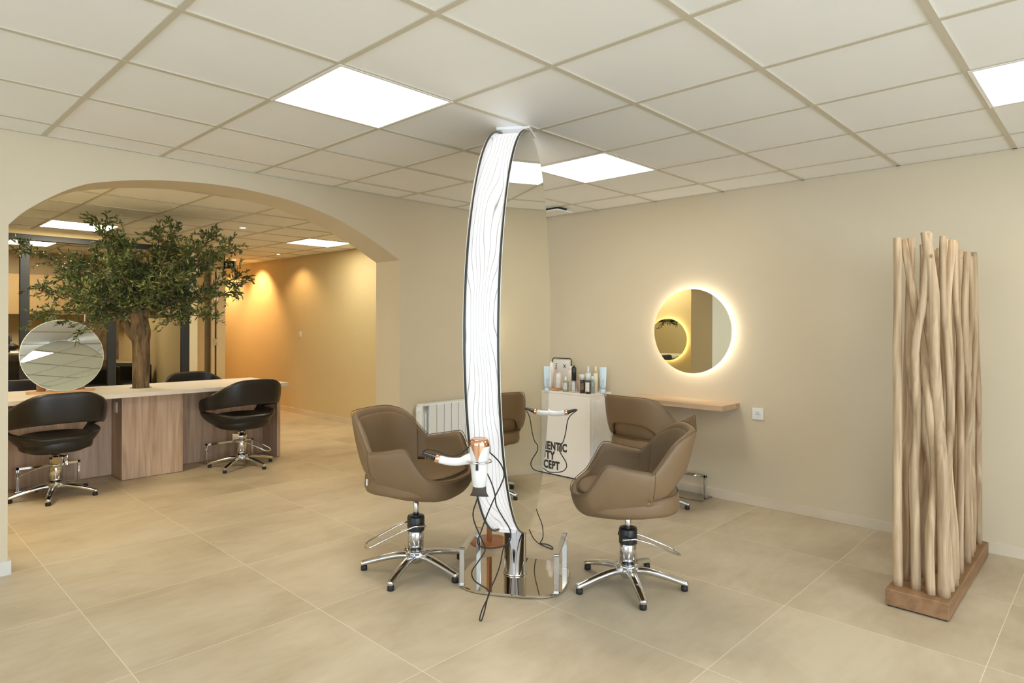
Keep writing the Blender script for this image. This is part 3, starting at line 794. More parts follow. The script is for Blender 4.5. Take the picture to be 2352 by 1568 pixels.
# display cabinet
cb = thing('display_cabinet', 'white cabinet with black lettering in the corner, bottles on top', 'cabinet', (-1.40, 4.256, 0))
CX0, CX1, CD = -.36, .359, .318
boxo('plinth', (CX0 + .01, CX1 - .01, .012, CD, 0, .012), black_p, cb)
bm = B(); box(bm, CX0, CX1, 0, CD, .012, .738); ob('body', bm, white_l, cb, mods=[BEV(.0015)])
boxo('top', (CX0, CX1, -.002, CD, .739, .756), white_l, cb, .0015)
boxo('side_panel', (CX1 - .0005, CX1 + .003, .03, CD - .02, .03, .70), mk('cool_white_panel', (.80, .80, .78), .35), cb, .001)
def linetext(s, z, w, h=.078):
    o = text_obj('lettering', s, .108, ink, cb, (-.345, -.0015, z), (R(90), 0, 0), .0006, 1.0, .0048, spacing=1.1)
    bb = [v.co for v in o.data.vertices]; wd = max(v.x for v in bb) - min(v.x for v in bb); hh = max(v.y for v in bb) - min(v.y for v in bb)
    x0 = min(v.x for v in bb); y0 = min(v.y for v in bb)
    o.data.transform(Matrix.Diagonal((w / wd, h / hh, 1, 1)) @ Matrix.Translation((-x0, -y0, 0)))
    return o
linetext('AUTHENTIC', .222, .455)
linetext('BEAUTY', .137, .320)
linetext('CONCEPT', .052, .372)

# ---------------------------------------------------------------- products on the cabinet
ZT = .756
glassy = lambda n, c, r=.12: mk(n, c, r, 0, var=.03, trans=.35)
def product(name, label, x, y, prof, m, capprof=None, capm=None, label_band=None, cat='bottle', nozzle=None, z=ZT, group='hair products on the white cabinet'):
    t = thing(name, label, cat, (x, y, z), 0, group)
    bm = B(); lathe(bm, prof, 24); ob('body', bm, m, t)
    if capprof:
        bm = B(); lathe(bm, capprof, 24); ob('cap', bm, capm, t)
    if nozzle:
        bm = B(); lathe(bm, nozzle, 16); ob('nozzle', bm, capm, t)
    if label_band:
        r, z0, z1, lm = label_band
        bm = B(); n = 14
        lo, hi = [], []
        for k in range(n + 1):
            a = R(-135) + R(110) * k / n
            lo.append(bm.verts.new((r * math.cos(a), r * math.sin(a), z0))); hi.append(bm.verts.new((r * math.cos(a), r * math.sin(a), z1)))
        for k in range(n): bm.faces.new((lo[k], lo[k + 1], hi[k + 1], hi[k])).smooth = True
        ob('printed_label', bm, lm, t)
    return t
def printed(name, base, inkc, rows=9.0):
    """label paper with lines of tiny print"""
    m, nt, b = nodes_of(name)
    N = nt.nodes.new; L = nt.links.new
    tc = N('ShaderNodeTexCoord'); sx = N('ShaderNodeSeparateXYZ'); L(tc.outputs['Object'], sx.inputs[0])
    w = N('ShaderNodeTexWave'); w.wave_type = 'BANDS'; w.bands_direction = 'Z'; w.inputs['Scale'].default_value = rows * 4; L(tc.outputs['Object'], w.inputs['Vector'])
    n = N('ShaderNodeTexNoise'); n.inputs['Scale'].default_value = 260; L(tc.outputs['Object'], n.inputs['Vector'])
    mu = N('ShaderNodeMath'); mu.operation = 'MULTIPLY'; L(w.outputs['Fac'], mu.inputs[0]); L(n.outputs['Fac'], mu.inputs[1])
    r = N('ShaderNodeValToRGB'); r.color_ramp.elements[0].position = .38; r.color_ramp.elements[1].position = .5
    r.color_ramp.elements[0].color = (*base, 1); r.color_ramp.elements[1].color = (*inkc, 1)
    L(mu.outputs[0], r.inputs[0]); L(r.outputs[0], b.inputs['Base Color']); b.inputs['Roughness'].default_value = .45
    return m
lab_w = printed('label_white', (.78, .76, .72), (.25, .23, .2))
lab_k = printed('label_silver', (.62, .62, .60), (.2, .2, .2))
lab_b = printed('label_blue', (.60, .72, .80), (.12, .15, .18))
offw = mk('off_white_bottle', (.78, .72, .64), .35, var=.01)
paleb = mk('pale_blue_tube', (.58, .72, .82), .35, var=.01)
creamb = mk('cream_bottle', (.76, .72, .52), .35, var=.01)
pinkb = mk('blush_bottle', (.66, .48, .38), .35, var=.02)
amber = mk('dark_amber_glass', (.05, .022, .012), .08, var=.1)
dgreen = mk('dark_green_glass', (.03, .034, .026), .08, var=.1)
smoke = glassy('smoky_glass', (.45, .46, .42))
olive_g = glassy('olive_glass', (.42, .40, .28))
frost = mk('frosted_cap', (.62, .66, .62), .3, var=.02)
silver = mk('silver_can', (.70, .70, .70), .22, .9, var=.02)
def cyl(r, h, sh=.006): return [(r * .9, 0), (r, .003), (r, h - sh), (r * .82, h)]
P_ = product
tr = boxo('tray', (-1.66, -1.44, 4.28, 4.40, ZT + .001, ZT + .018), beech, bevel=.004); tag(tr, 'small wooden tray on the left end of the white cabinet', 'tray')
tz = ZT + .019
P_('spray_bottle', 'short white spray bottle with dark print at the front of the wooden tray', -1.555, 4.32, cyl(.027, .15), offw, [(.018, .15), (.018, .156)], offw, (.0278, .05, .11, lab_w), z=tz)
P_('spray_bottle', 'tallest white bottle on the wooden tray, behind the short one', -1.575, 4.372, cyl(.026, .225), offw, [(.015, .225), (.015, .235)], offw, (.0265, .12, .18, lab_w), z=tz)
P_('spray_bottle', 'blush white bottle at the right end of the wooden tray', -1.475, 4.36, cyl(.026, .135), offw, [(.018, .135), (.018, .145)], pinkb, (.0268, .03, .10, lab_w), z=tz)
P_('spray_bottle', 'tall slim beige bottle with a round cap behind the smoky glass bottle', -1.385, 4.42, cyl(.026, .19), offw, [(.015, .19), (.017, .20), (.015, .215), (.008, .222)], offw, (.0266, .03, .12, lab_w))
P_('glass_bottle', 'short smoky glass bottle with a dark pump beside the tray', -1.338, 4.296, cyl(.026, .095), olive_g, [(.012, .095), (.012, .112), (.009, .116), (.009, .135)], creamb, (.0266, .02, .08, lab_k))
P_('spray_can', 'black topped silver can standing left of the dark bottles', -1.250, 4.300, [(.020, 0), (.021, .003), (.021, .105), (.0212, .106)], silver, [(.0216, .104), (.0216, .215), (.017, .222)], black_p, (.0213, .02, .09, lab_k), nozzle=[(.008, .222), (.008, .236)])
P_('glass_bottle', 'blush pink bottle half hidden behind the dark amber bottle', -1.232, 4.365, cyl(.024, .105), pinkb, [(.012, .105), (.011, .158)], offw)
P_('glass_bottle', 'dark amber glass bottle with a frosted cap', -1.160, 4.308, cyl(.023, .12), amber, [(.0235, .118), (.022, .165)], frost, (.0235, .03, .09, printed('label_amber', (.06, .03, .02), (.5, .4, .3))))
P_('glass_bottle', 'dark green glass bottle with a white label at the front right', -1.088, 4.292, cyl(.0235, .12), dgreen, [(.024, .118), (.0225, .180)], frost, (.0242, .02, .10, lab_w))
P_('glass_bottle', 'pale blue capped bottle standing behind the two dark bottles', -1.22, 4.47, cyl(.023, .14), frost, [(.012, .14), (.009, .225)], paleb)
P_('glass_bottle', 'grey clear bottle with a white stopper right of the dark green one', -1.100, 4.368, cyl(.024, .105), smoke, [(.014, .105), (.012, .150)], paleb)
P_('glass_bottle', 'tall cream bottle with a long nozzle behind the clear one', -1.150, 4.485, cyl(.022, .165), creamb, [(.012, .165), (.0075, .225)], creamb)
P_('glass_bottle', 'olive printed bottle between the cream bottle and the blue tube', -1.112, 4.52, cyl(.022, .155), creamb, [(.02, .155), (.02, .17)], frost, (.0226, .03, .13, printed('label_olive', (.6, .55, .36), (.2, .18, .1))))
# squeeze tube
t = thing('squeeze_tube', 'pale blue squeeze tube standing on its cap at the right end', 'tube', (-1.048, 4.455, ZT), R(20), 'hair products on the white cabinet')
bm = B(); rings = []
for a_, b_, z in ((.024, .020, .03), (.027, .020, .06), (.030, .012, .14), (.032, .003, .215), (.032, .002, .225)):
    rings.append([bm.verts.new((a_ * math.cos(2 * math.pi * k / 28), b_ * math.sin(2 * math.pi * k / 28), z)) for k in range(28)])
for a_, b_ in zip(rings, rings[1:]):
    for k in range(28): bm.faces.new((a_[k], a_[(k + 1) % 28], b_[(k + 1) % 28], b_[k])).smooth = True
bm.faces.new(rings[0]); bm.faces.new(rings[-1]); ob('body', bm, paleb, t)
bm = B(); lathe(bm, [(.023, 0), (.024, .003), (.0235, .031)], 28); ob('cap', bm, paleb, t)
boxo('printed_label', (-.02, .014, -.0225, -.0215, .06, .125), lab_b, t)
# framed card
t = thing('sign_frame', 'white card in a thin black rounded wire frame behind the bottles', 'sign', (-1.55, 4.50, ZT), 0)
P = [(.115, 0, .0), (.115, 0, .262), (.105, 0, .278), (.095, 0, .282), (-.095, 0, .282), (-.105, 0, .278), (-.115, 0, .262), (-.115, 0, 0)]
rod('wire_frame', [P[-1]] + P[:1] if False else P, .0042, black_p, t, 8)
boxo('card', (-.10, .10, -.004, .0, .005, .268), mk('white_card', (.78, .76, .72), .5), t)
text_obj('print', 'X', .045, ink, t, (.02, -.0055, .195), (R(90), 0, 0), .0004, 1.0, .001)
bm = B()
for k in range(4): box(bm, -.075 + .001 * k, -.060, -.006, -.004, .175 + .016 * k, .184 + .016 * k)
ob('print', bm, ink, t)

# ceiling vent
t = thing('ceiling_vent', 'square white ceiling vent plate hanging just under the corner tiles', 'vent', (-1.44, 4.27, ZC - .034), 0)
boxo('neck', (-.07, .07, -.07, .07, .006, .034), black_p, t)
boxo('plate', (-.108, .108, -.108, .108, -.006, .006), white_p, t, .003)

# radiator
rd = thing('radiator', 'white panel radiator on the arch wall behind the left taupe chair', 'radiator', (-2.082, 3.17, 0))
N_ = 11; W_ = .083
bm = B(); box(bm, .045, .058, .03, .085 + 11 * .083, .12, .66); box(bm, .058, .085, .034, .052, .13, .60); box(bm, .058, .085, .060, .078, .13, .60)
ob('back_panel', bm, white_r, rd, mods=[BEV(.003)])
boxo('side_valve', (.035, .105, .0, .028, .12, .665), white_r, rd, .006)
for k in range(N_):
    y = .085 + k * W_
    bm = B(); box(bm, .095, .112, y + .0035, y + W_ - .0035, .11, .672); box(bm, .045, .095, y + .03, y + W_ - .03, .13, .66)
    ob('fin', bm, white_r, rd, mods=[BEV(.004)])
boxo('top_grille', (.035, .108, .01, .085 + N_ * W_, .665, .683), white_r, rd, .004)
bm = B(); tube(bm, [(.07, -.012, .63), (.07, .03, .63)], .019, 16); tube(bm, [(.06, .012, .0), (.06, .012, .12)], .008, 10); ob('valve', bm, white_r, rd)
bm = B(); box(bm, 0, .05, .3, .33, .2, .6); box(bm, 0, .05, .8, .83, .2, .6); ob('wall_bracket', bm, white_r, rd)

# ================================================================= STICK SCREEN
sc_ = thing('stick_screen', 'room divider of pale peeled branches standing in a teak block', 'divider', (1.56, 3.915, 0))
boxo('base', (-.13, .13, -.585, .585, .006, .085), teak, sc_, .004)
boxo('pad', (-.122, .122, -.575, .575, 0, .006), black_r, sc_)
def stick_mat(i):
    rnd = random.Random(i)
    k = rnd.uniform(.88, 1.06)
    c1_ = (.33 * k, .22 * k, .12 * k); c2_ = (.62 * k, .47 * k, .30 * k)
    m = wood('peeled_branch_%s' % 'abcd'[i], c1_, c2_, 2, 2.2, .75, 18, .9)
    nt = m.node_tree; b = nt.nodes['Principled BSDF']
    tc = nt.nodes.new('ShaderNodeTexCoord'); vo = nt.nodes.new('ShaderNodeTexVoronoi'); vo.inputs['Scale'].default_value = 4.2 + i * .5
    nt.links.new(tc.outputs['Object'], vo.inputs['Vector'])
    r = nt.nodes.new('ShaderNodeValToRGB'); r.color_ramp.elements[0].position = .035; r.color_ramp.elements[1].position = .09
    r.color_ramp.elements[0].color = (.35, .28, .2, 1); r.color_ramp.elements[1].color = (1, 1, 1, 1)
    nt.links.new(vo.outputs['Distance'], r.inputs[0])
    mx = nt.nodes.new('ShaderNodeMix'); mx.data_type = 'RGBA'; mx.blend_type = 'MULTIPLY'; mx.inputs[0].default_value = 1.0
    src = b.inputs['Base Color'].links[0].from_socket
    nt.links.new(src, mx.inputs[6]); nt.links.new(r.outputs[0], mx.inputs[7]); nt.links.new(mx.outputs[2], b.inputs['Base Color'])
    return m
smats = [stick_mat(i) for i in range(4)]
rnd = random.Random(21)
def stick(xb, yb, xt, yt, zt, r, wob, seed, mid=None):
    q = random.Random(seed)
    P = []
    n = 7
    for k in range(n):
        w = k / (n - 1)
        env = math.sin(math.pi * w) ** .7
        P.append((xb + (xt - xb) * w + q.uniform(-1, 1) * wob * env * .5, yb + (yt - yb) * w + q.uniform(-1, 1) * wob * env, .075 + (zt - .075) * w))
    if mid:
        P = [(p[0] + mid[0] * math.sin(math.pi * i / (n - 1)), p[1] + mid[1] * math.sin(math.pi * i / (n - 1)), p[2]) for i, p in enumerate(P)]
    P = catmull(P, 4); m = len(P)
    rad = [r * (1.12 - .22 * i / m + .035 * math.sin(i * .9 + seed) + .03 * math.sin(i * 2.3 + seed * 2)) for i in range(m)]
    bm = B(); tube(bm, P, rad, 12)
    ob('stick', bm, smats[seed % 4], sc_)
k = 0
# front end, laid out one by one (x, y bottom -> x, y top)
front = [(-.095, -.50, -.105, -.49, 1.790, .0200, .012, (-.004, .01)), (-.02, -.49, .03, -.50, 1.800, .0200, .03, (-.03, .0)), (.045, -.51, -.085, -.46, 1.780, .018, .03, (.05, .0)),
         (.095, -.50, .015, -.50, 1.805, .024, .03, (.025, 0)), (-.09, -.40, -.06, -.43, 1.79, .019, .03, None), (.02, -.42, -.02, -.36, 1.76, .018, .05, None), (.10, -.40, .09, -.30, 1.78, .020, .05, (-.03, 0))]
for xb, yb, xt, yt, zt, r, wob, mid in front:
    stick(xb, yb, xt, yt, zt, r, wob, k, mid); k += 1
for j in range(9):
    for i in range(4):
        xb = -.097 + .065 * i + rnd.uniform(-.012, .012); yb = -.30 + j * .103 + rnd.uniform(-.02, .02)
        if (i + j) % 4 == 2: continue
        stick(xb, yb, xb * .85 + rnd.uniform(-.03, .03), max(-.45, min(.54, yb + rnd.uniform(-.12, .12))), 1.77 + rnd.uniform(-.025, .02), rnd.uniform(.0135, .0185), .028, k); k += 1

# ================================================================= DESK AND OLIVE TREE
dk = thing('styling_desk', 'long white-topped desk with washed oak panels under the olive tree', 'desk', (-4.23, 1.735, 0))
# top with the round hole for the trunk
bm = B()
X0, X1, Y0, Y1, ZA, ZB = -.43, .43, -1.24, 1.195, .728, .762
hc = (-.045, -.005); HR = .092; nh = 32
def annul(z, flip):
    hv = [bm.verts.new((hc[0] + HR * math.cos(2 * math.pi * k / nh), hc[1] + HR * math.sin(2 * math.pi * k / nh), z)) for k in range(nh)]
    sv = []
    for k in range(nh):
        c, s = math.cos(2 * math.pi * k / nh), math.sin(2 * math.pi * k / nh)
        q = .3 / max(abs(c), abs(s)); sv.append(bm.verts.new((hc[0] + c * q, hc[1] + s * q, z)))
    for k in range(nh): bm.faces.new((hv[k], hv[(k + 1) % nh], sv[(k + 1) % nh], sv[k]))
    return hv, sv
h1, s1 = annul(ZB, 0); h0, s0 = annul(ZA, 0)
for k in range(nh): bm.faces.new((h0[k], h0[(k + 1) % nh], h1[(k + 1) % nh], h1[k]))
sx0, sx1, sy0, sy1 = hc[0] - .3, hc[0] + .3, hc[1] - .3, hc[1] + .3
box(bm, X0, X1, Y0, sy0, ZA, ZB); box(bm, X0, X1, sy1, Y1, ZA, ZB); box(bm, X0, sx0, sy0, sy1, ZA, ZB); box(bm, sx1, X1, sy0, sy1, ZA, ZB)
ob('desk_top', bm, desk_white, dk)
bm = B(); box(bm, -.27, -.02, -.243, .25, .004, ZA); box(bm, .0, .27, -.243, .25, .004, ZA); 
bm.free()
bm = B()
box(bm, .255, .275, -.243, .25, .004, ZA); box(bm, -.275, -.255, -.243, .25, .004, ZA); box(bm, -.255, .255, -.243, -.225, .004, ZA); box(bm, -.255, .255, .232, .25, .004, ZA)
ob('pedestal', bm, oak_desk, dk)
for s, (y0, y1) in enumerate(((-1.2, -.243), (.25, 1.15))):
    boxo('modesty_panel', (-.05, -.03, y0, y1, .004, ZA), oak_desk, dk)
boxo('end_panel', (-.275, .275, 1.150, 1.185, .004, ZA), oak_desk, dk)
boxo('end_panel', (-.275, .275, -1.235, -1.2, .004, ZA), oak_desk, dk)
soc = thing('desk_socket', 'small white socket on the side of the desk pedestal', 'socket', (-4.113, 1.4915, .618), 0)
boxo('plate', (-.04, .04, -.010, -.0005, -.045, .045), white_p, soc, .003)
boxo('rocker', (-.02, .02, -.013, -.008, -.022, .022), offw, soc, .002)
def desk_foot(y0, y1, x, sgn, label):
    t = thing('footrest', label, 'footrest', (x, (y0 + y1) / 2, 0), 0, 'chrome footrests along the desk')
    h = (y1 - y0) / 2
    boxo('plate', (min(0, -sgn * .10) - .02, max(0, -sgn * .10) + .02, -h - .02, h + .02, .001, .007), dchrome, t, .001)
    bm = B()
    for y in (-h, h): tube(bm, [(0, y, .007), (0, y, .19)], .0105, 4)
    box(bm, -.0085, .0085, -h - .0085, -h + .0085, .006, .195); box(bm, -.0085, .0085, h - .0085, h + .0085, .006, .195); box(bm, -.0085, .0085, -h - .0085, h + .0085, .178, .195)
    ob('bar', bm, chrome, t)
desk_foot(.80, 1.215, -4.12, 1, 'chrome footrest bar on the floor behind the nearest black chair')
desk_foot(2.255, 2.70, -4.12, 1, 'chrome footrest bar behind the black chair at the desk end')

# table mirror on its stand
t = thing('table_mirror', 'round frameless mirror tilted back on a wooden stand on the desk', 'mirror', (-4.29, 1.125, .762), 0)
bm = B(); rings = []
for f, z in ((1, 0), (1, .018)):
    rings.append([bm.verts.new((.055 * math.copysign(abs(math.cos(a)) ** .6, math.cos(a)) * f, .245 * math.copysign(abs(math.sin(a)) ** .8, math.sin(a)) * f, z)) for a in [2 * math.pi * k / 48 for k in range(48)]])
for k in range(48): bm.faces.new((rings[0][k], rings[0][(k + 1) % 48], rings[1][(k + 1) % 48], rings[1][k]))
bm.faces.new(rings[0]); bm.faces.new(rings[1]); ob('stand', bm, beech, t)
for s in (-1, 1): boxo('support', (-.04, .0, s * .14 - .03, s * .14 + .03, .016, .085), beech, t, .003)
tilt = Matrix.Translation((.012, .008, .316)) @ Matrix.Rotation(R(2.5), 4, 'Z') @ Matrix.Rotation(R(-8.7), 4, 'Y') @ Matrix.Rotation(R(90), 4, 'Y')
bm = B(); lathe(bm, [(.302, -.003), (.302, .003)], 96, tilt); ob('mirror_glass', bm, mirror_m, t)
bm = B(); tube(bm, [tilt @ Vector((.302 * math.cos(2 * math.pi * k / 80), .302 * math.sin(2 * math.pi * k / 80), 0)) for k in range(80)], .0035, 6, True); ob('rim', bm, mirror_edge, t)

# ---------------------------------------------------------------- olive tree
bark = wood('olive_bark', (.060, .038, .020), (.22, .155, .085), 2, 4.5, .9, 7, 1.6)
bark.node_tree.nodes['Bump'].inputs['Distance'].default_value = .012
twig_m = mk('olive_twig', (.16, .13, .06), .7, var=.2, scale=30)
def leaf_material():
    m, nt, b = nodes_of('olive_leaf')
    N = nt.nodes.new; L = nt.links.new
    g = N('ShaderNodeNewGeometry')
    tc = N('ShaderNodeTexCoord'); n = N('ShaderNodeTexNoise'); n.inputs['Scale'].default_value = 4.0; n.inputs['Detail'].default_value = 2
    L(tc.outputs['Object'], n.inputs['Vector'])
    mm = N('ShaderNodeMath'); mm.operation = 'MULTIPLY_ADD'; mm.inputs[1].default_value = .62
    sc = N('ShaderNodeMath'); sc.operation = 'MULTIPLY'; sc.inputs[1].default_value = .38; L(n.outputs['Fac'], sc.inputs[0])
    L(g.outputs['Random Per Island'], mm.inputs[0]); L(sc.outputs[0], mm.inputs[2])
    r = N('ShaderNodeValToRGB'); e = r.color_ramp.elements; L(mm.outputs[0], r.inputs[0])
    e[0].position = .12; e[0].color = (.022, .036, .014, 1); e[1].position = .86; e[1].color = (.40, .39, .13, 1)
    for p_, c_ in ((.35, (.050, .085, .024, 1)), (.58, (.10, .14, .040, 1)), (.72, (.20, .235, .07, 1))):
        x_ = e.new(p_); x_.color = c_
    L(r.outputs[0], b.inputs['Base Color']); b.inputs['Roughness'].default_value = .42
    return m
leaf_m = leaf_material()
ot = thing('olive_tree', 'olive tree growing up through a hole in the desk', 'tree', (-4.278, 1.730, 0))
TP = [(0, 0, .0), (.0, 0, .5), (.005, 0, .78), (.012, .002, .98), (-.005, .004, 1.15), (.005, -.004, 1.28), (.0, -.01, 1.38), (-.01, -.02, 1.46)]
tpts = catmull(TP, 8)
bm = B()
m = len(tpts)
tube(bm, tpts, [.070 + .014 * math.exp(-((i / m - .70) / .10) ** 2) + .014 * math.exp(-((i / m - .95) / .08) ** 2) for i in range(m)], 20)
for v in bm.verts:
    a = math.atan2(v.co.y, v.co.x)
    k = 1 + .06 * math.sin(a * 5 + v.co.z * 3) + .04 * math.sin(a * 8 - v.co.z * 5) + .03 * math.sin(a * 2 + v.co.z * 11)
    v.co.x *= k; v.co.y *= k
tr_o = ob('trunk', bm, bark, ot, smooth=True, mods=[SUB1])
def cam_off(rt, dz, dp):   # offset in the tree's frame: to the right as seen from the salon, up, away
    return Vector((_r.x * rt + _f.x * dp, _r.y * rt + _f.y * dp, dz))
bm = B(); P = catmull([(0, 0, 1.18), tuple(Vector((0, 0, 1.26)) + cam_off(-.07, 0, -.03)), tuple(Vector((0, 0, 1.37)) + cam_off(-.115, 0, -.06))], 5)
tube(bm, P, [.055, .052, .048, .045, .043, .041, .039, .038, .038, .038, .034], 12); ob('stump_branch', bm, bark, ot)
# boughs: (right, z, away) of their tips
rt = random.Random(5)
tips = [(-.99, 2.00, -.1), (-.97, 1.68, .05), (-.80, 1.42, -.15), (-.62, 2.02, .35), (-.55, 1.45, .2), (-.62, 1.27, -.42), (-.42, 2.28, .0), (-.22, 2.24, -.25), (.06, 2.20, .2), (.36, 2.20, -.1),
        (.60, 2.18, .1), (.84, 2.05, -.05), (.87, 1.66, .0), (.80, 1.80, .3), (.64, 1.42, -.1), (.30, 1.62, -.35), (.1, 1.85, -.5), (.4, 1.9, .45), (-.3, 1.85, .5), (-.2, 1.60, -.4), (.15, 1.62, .4), (-.35, 1.64, -.45), (.5, 1.75, -.4), (-.1, 2.05, -.1), (.62, 2.0, -.3), (-.5, 1.75, -.2),
        (-.80, 1.88, .2), (-.7, 1.58, .15), (.75, 1.95, -.2), (.45, 1.62, .15), (-.15, 1.65, .1), (.15, 1.95, .1), (-.3, 2.05, .2), (.35, 2.05, .2), (-.05, 1.78, -.3), (.0, 2.02, -.25), (-.12, 1.92, .15), (.08, 1.72, -.2), (-.45, 1.88, -.15)]
boughs = []; twigs = B(); LV = []
def add_leaf(p, d, ln, wd, rr):
    d = d.normalized(); s = d.cross(Vector((rr.uniform(-1, 1), rr.uniform(-1, 1), rr.uniform(-1, 1))))
    if s.length < 1e-3: s = d.orthogonal()
    s.normalize(); nn = d.cross(s); 
    LV.append((p, p + d * ln * .35 + s * wd + nn * .002, p + d * ln * .7 + s * wd * .8 + nn * .001, p + d * ln - nn * .004, p + d * ln * .7 - s * wd * .8 + nn * .001, p + d * ln * .35 - s * wd + nn * .002, p + d * ln * .35 - nn * .001, p + d * ln * .7 - nn * .001))
bb = B()
for rgt, z, dp in tips:
    tip = Vector((0, 0, z)) + cam_off(rgt, 0, dp)
    st_ = Vector((0, 0, 1.42)) + cam_off(max(-.05, min(.05, rgt * .1)), 0, dp * .05)
    L_ = (tip - st_).length
    mids = [st_.lerp(tip, .33) + Vector((rt.uniform(-.05, .05), rt.uniform(-.05, .05), rt.uniform(.0, .08))), st_.lerp(tip, .68) + Vector((rt.uniform(-.05, .05), rt.uniform(-.05, .05), rt.uniform(.0, .07)))]
    P = catmull([st_] + mids + [tip], 8)
    mm = len(P)
    tube(bb, P, [.021 * (1 - i / mm) ** 1.3 + .0022 for i in range(mm)], 7)
    # twigs along the bough
    for i in range(4, mm):
        w = i / mm
        for q in range(1 if i % 2 and w < .8 else 2):
            base = P[i]
            ax = (P[min(mm - 1, i + 1)] - P[max(0, i - 1)]).normalized()
            dirv = (ax * rt.uniform(.3, 1.1) + Vector((rt.uniform(-1, 1), rt.uniform(-1, 1), rt.uniform(-.7, .9)))).normalized()
            ln = rt.uniform(.09, .22) * (1.15 - .35 * w)
            tp = [base, base + dirv * ln * .5 + Vector((0, 0, .01)), base + dirv * ln + Vector((0, 0, rt.uniform(-.03, .02)))]
            tp = catmull(tp, 4)
            if tp[-1].z > 2.33: continue
            tube(twigs, tp, [.0018] * (len(tp) - 1) + [.0008], 4)
            for a, pnt in enumerate(tp[1:]):
                for sgn in range(2):
                    dd = (dirv * rt.uniform(.4, 1.0) + Vector((rt.uniform(-1, 1), rt.uniform(-1, 1), rt.uniform(-.8, .9))) * .8)
                    add_leaf(pnt, dd, rt.uniform(.030, .058), rt.uniform(.0048, .0080), rt)
ob('boughs', bb, bark, ot, smooth=True)
o = ob('twigs', twigs, twig_m, ot); o['kind'] = 'stuff'
me = bpy.data.meshes.new('foliage'); vs = []; fs = []
for l in LV:
    k = len(vs); vs += [tuple(p) for p in l]
    fs += [(k, k + 1, k + 6), (k + 1, k + 2, k + 7, k + 6), (k + 2, k + 3, k + 7), (k, k + 6, k + 5), (k + 6, k + 7, k + 4, k + 5), (k + 7, k + 3, k + 4)]
me.from_pydata(vs, [], fs); me.materials.append(leaf_m)
fo = bpy.data.objects.new('foliage', me); COL.objects.link(fo); fo.parent = ot; fo['kind'] = 'stuff'
olive_m = mk('ripe_olive', (.02, .016, .014), .3, var=.2)
bm = B(); lathe(bm, [(.001, -.011), (.006, -.009), (.0085, 0), (.006, .009), (.001, .011)], 12)
ol0 = ob('olive', bm, olive_m, ot, smooth=True)
spots = [(-.86, 1.50, -.12), (-.60, 1.335, -.40), (-.57, 1.30, -.42), (.74, 1.62, -.05), (.66, 1.90, -.1), (.70, 1.88, -.08), (-.35, 2.16, -.05), (-.74, 1.93, -.12), (.28, 2.10, -.15), (.52, 1.45, -.12), (-.22, 1.46, -.42), (.84, 2.0, -.02), (.05, 1.62, -.5), (-.5, 1.7, -.3), (.3, 1.72, -.42)]
for k, (a, z, d_) in enumerate(spots):
    o = ol0 if k == 0 else ol0.copy()
    if k: COL.objects.link(o); o.parent = ot
    o.location = Vector((0, 0, z)) + cam_off(a, 0, d_)

# ================================================================= BACK ROOM BEHIND THE GLASS
t = thing('exit_sign', 'small green exit sign hanging in the corridor below the downlight', 'sign', (-7.56, 3.900, 2.240), R(40))
green = mk('sign_green', (.01, .05, .025), .4)
boxo('housing', (-.085, .085, -.02, .03, -.06, .06), mk('grey_white_housing', (.42, .45, .48), .5), t, .004)
boxo('panel', (-.08, .08, -.024, -.019, -.055, .055), green, t)
bm = B()
tube(bm, [(-.045, -.026, .03), (-.045, -.026, .0), (-.06, -.026, -.035)], .006, 6); tube(bm, [(-.045, -.026, .0), (-.025, -.026, -.035)], .006, 6); tube(bm, [(-.065, -.026, .012), (-.045, -.026, .018), (-.025, -.026, .004)], .005, 6)
tube(bm, [(.0, -.026, 0), (.055, -.026, 0)], .006, 6); tube(bm, [(.035, -.026, .022), (.057, -.026, 0), (.035, -.026, -.022)], .006, 6)
ob('pictogram', bm, white_p, t)
boxo('hanger', (-.01, .01, 0, .02, .06, .119), white_p, t)

# upper cupboard band, film panels, wash chairs, basin
u = boxo('wall_cupboard', (-8.98, -8.65, .05, 2.82, 1.47, 2.02), mk('tan_cupboard', (.50, .37, .20), .5, var=.02), bevel=.003)
tag(u, 'wide tan wall cupboard seen through the glass partition', 'cupboard')
def film_material():
    m, nt, b = nodes_of('frosted_leaf_film')
    N = nt.nodes.new; L = nt.links.new
    tc = N('ShaderNodeTexCoord'); mp = N('ShaderNodeMapping'); mp.inputs['Rotation'].default_value = (R(28), 0, 0); L(tc.outputs['Object'], mp.inputs[0])
    w = N('ShaderNodeTexWave'); w.bands_direction = 'Y'; w.inputs['Scale'].default_value = 3.2; w.inputs['Distortion'].default_value = 5; w.inputs['Detail'].default_value = 1; L(mp.outputs[0], w.inputs['Vector'])
    r = N('ShaderNodeValToRGB'); r.color_ramp.elements[0].position = .62; r.color_ramp.elements[1].position = .7
    r.color_ramp.elements[0].color = (.86, .76, .70, 1); r.color_ramp.elements[1].color = (.72, .55, .42, 1)
    L(w.outputs['Fac'], r.inputs[0]); L(r.outputs[0], b.inputs['Base Color']); b.inputs['Roughness'].default_value = .5
    return m
fp = boxo('leaf_print_panel', (-7.62, -7.58, 2.03, 2.42, .86, 1.62), film_material(), bevel=.002)
tag(fp, 'pinkish panel with a leaf line print behind the glass', 'panel')
pst = boxo('panel_stand', (-7.63, -7.57, 2.10, 2.36, 0, .858), oak_desk, bevel=.002); tag(pst, 'oak plinth carrying the leaf print panel behind the glass', 'plinth')
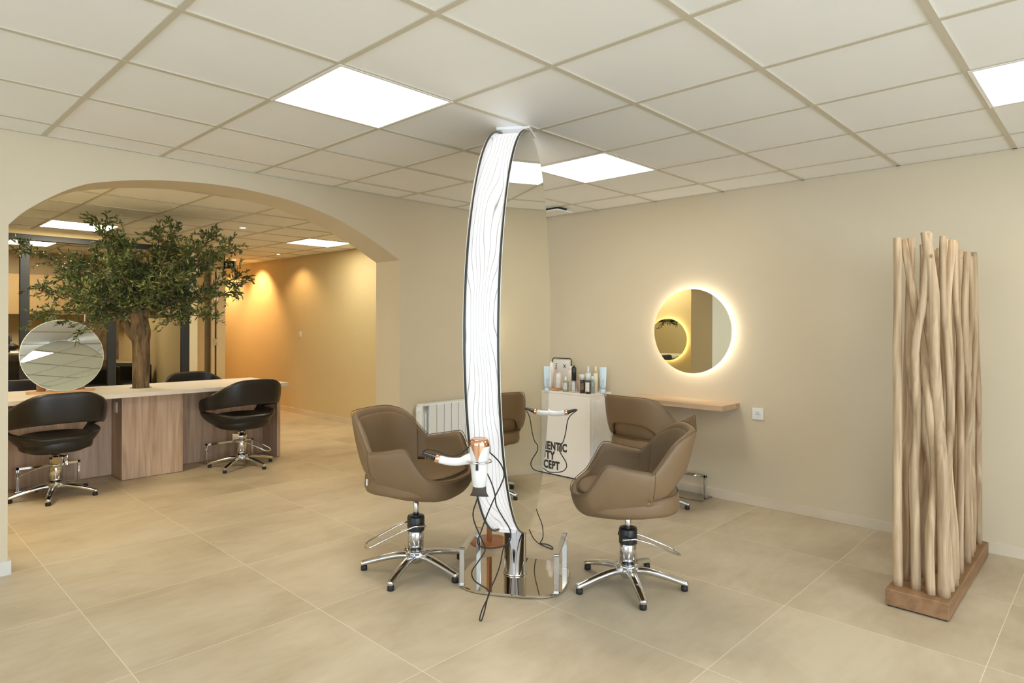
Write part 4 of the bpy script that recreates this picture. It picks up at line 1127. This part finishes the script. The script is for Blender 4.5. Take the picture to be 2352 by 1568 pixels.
pl2 = boxo('wall_poster', (-8.995, -8.98, 2.60, 2.74, .9, 1.46), mk('pale_frame', (.80, .68, .50), .4)); tag(pl2, 'pale narrow wall panel under the tan cupboard', 'panel')
def wash_chair(label, x, y, rz, s=1.0):
    t = thing('wash_chair', label, 'chair', (x, y, 0), rz, 'black wash chairs behind the glass')
    t.scale = (s, s, s)
    for q in (-1, 1):
        boxo('armrest', (-.30, .32, q * .30 - .06, q * .30 + .06, .08, .80), black_l, t, .045)
    boxo('seat', (-.28, .36, -.245, .245, .25, .56), black_l, t, .04)
    bm = B(); vs_ = box(bm, -.36, -.24, -.25, .25, .30, .96); 
    for v in vs_:
        if v.co.z > .5: v.co.x -= .08
    ob('backrest', bm, black_l, t, mods=[BEV(.045, 4)])
    boxo('base', (-.22, .26, -.24, .24, 0, .25), black_p, t, .01)
wash_chair('black leather wash chair behind the glass, right of the middle post', -7.55, 2.34, R(35))
wash_chair('black leather wash chair behind the glass near the pillar', -7.35, 1.28, R(10))
wash_chair('black leather wash chair behind the glass, behind the round table mirror', -7.35, 1.92, R(10))
t = thing('wash_basin', 'white ceramic hair wash basin behind the left glass pane', 'basin', (-7.85, 1.30, 0))
bm = B(); lathe(bm, [(.10, .82), (.20, .88), (.24, .98), (.235, .985), (.19, .92), (.08, .87), (.0, .865)], 36, cap=False); ob('bowl', bm, white_p, t)
boxo('pedestal', (-.1, .1, -.1, .1, 0, .84), white_p, t, .02)
bm = B(); tube(bm, catmull([(-.18, .0, .95), (-.18, 0, 1.12), (-.10, 0, 1.18), (-.05, 0, 1.12)], 5), .014, 10); lathe(bm, [(.03, 1.0), (.07, 1.02), (.075, 1.06), (.03, 1.09)], 20, Matrix.Translation((.02, .0, .0))); ob('neck_rest', bm, black_r, t)
t = thing('side_table', 'small pale table in the far room right of the trunk', 'table', (-8.3, 2.60, 0))
boxo('table_top', (-.3, .3, -.16, .2, .74, .775), desk_white, t, .003)
for x in (-.27, .27):
    for y in (-.13, .17): boxo('leg', (x - .02, x + .02, y - .02, y + .02, 0, .74), desk_white, t)
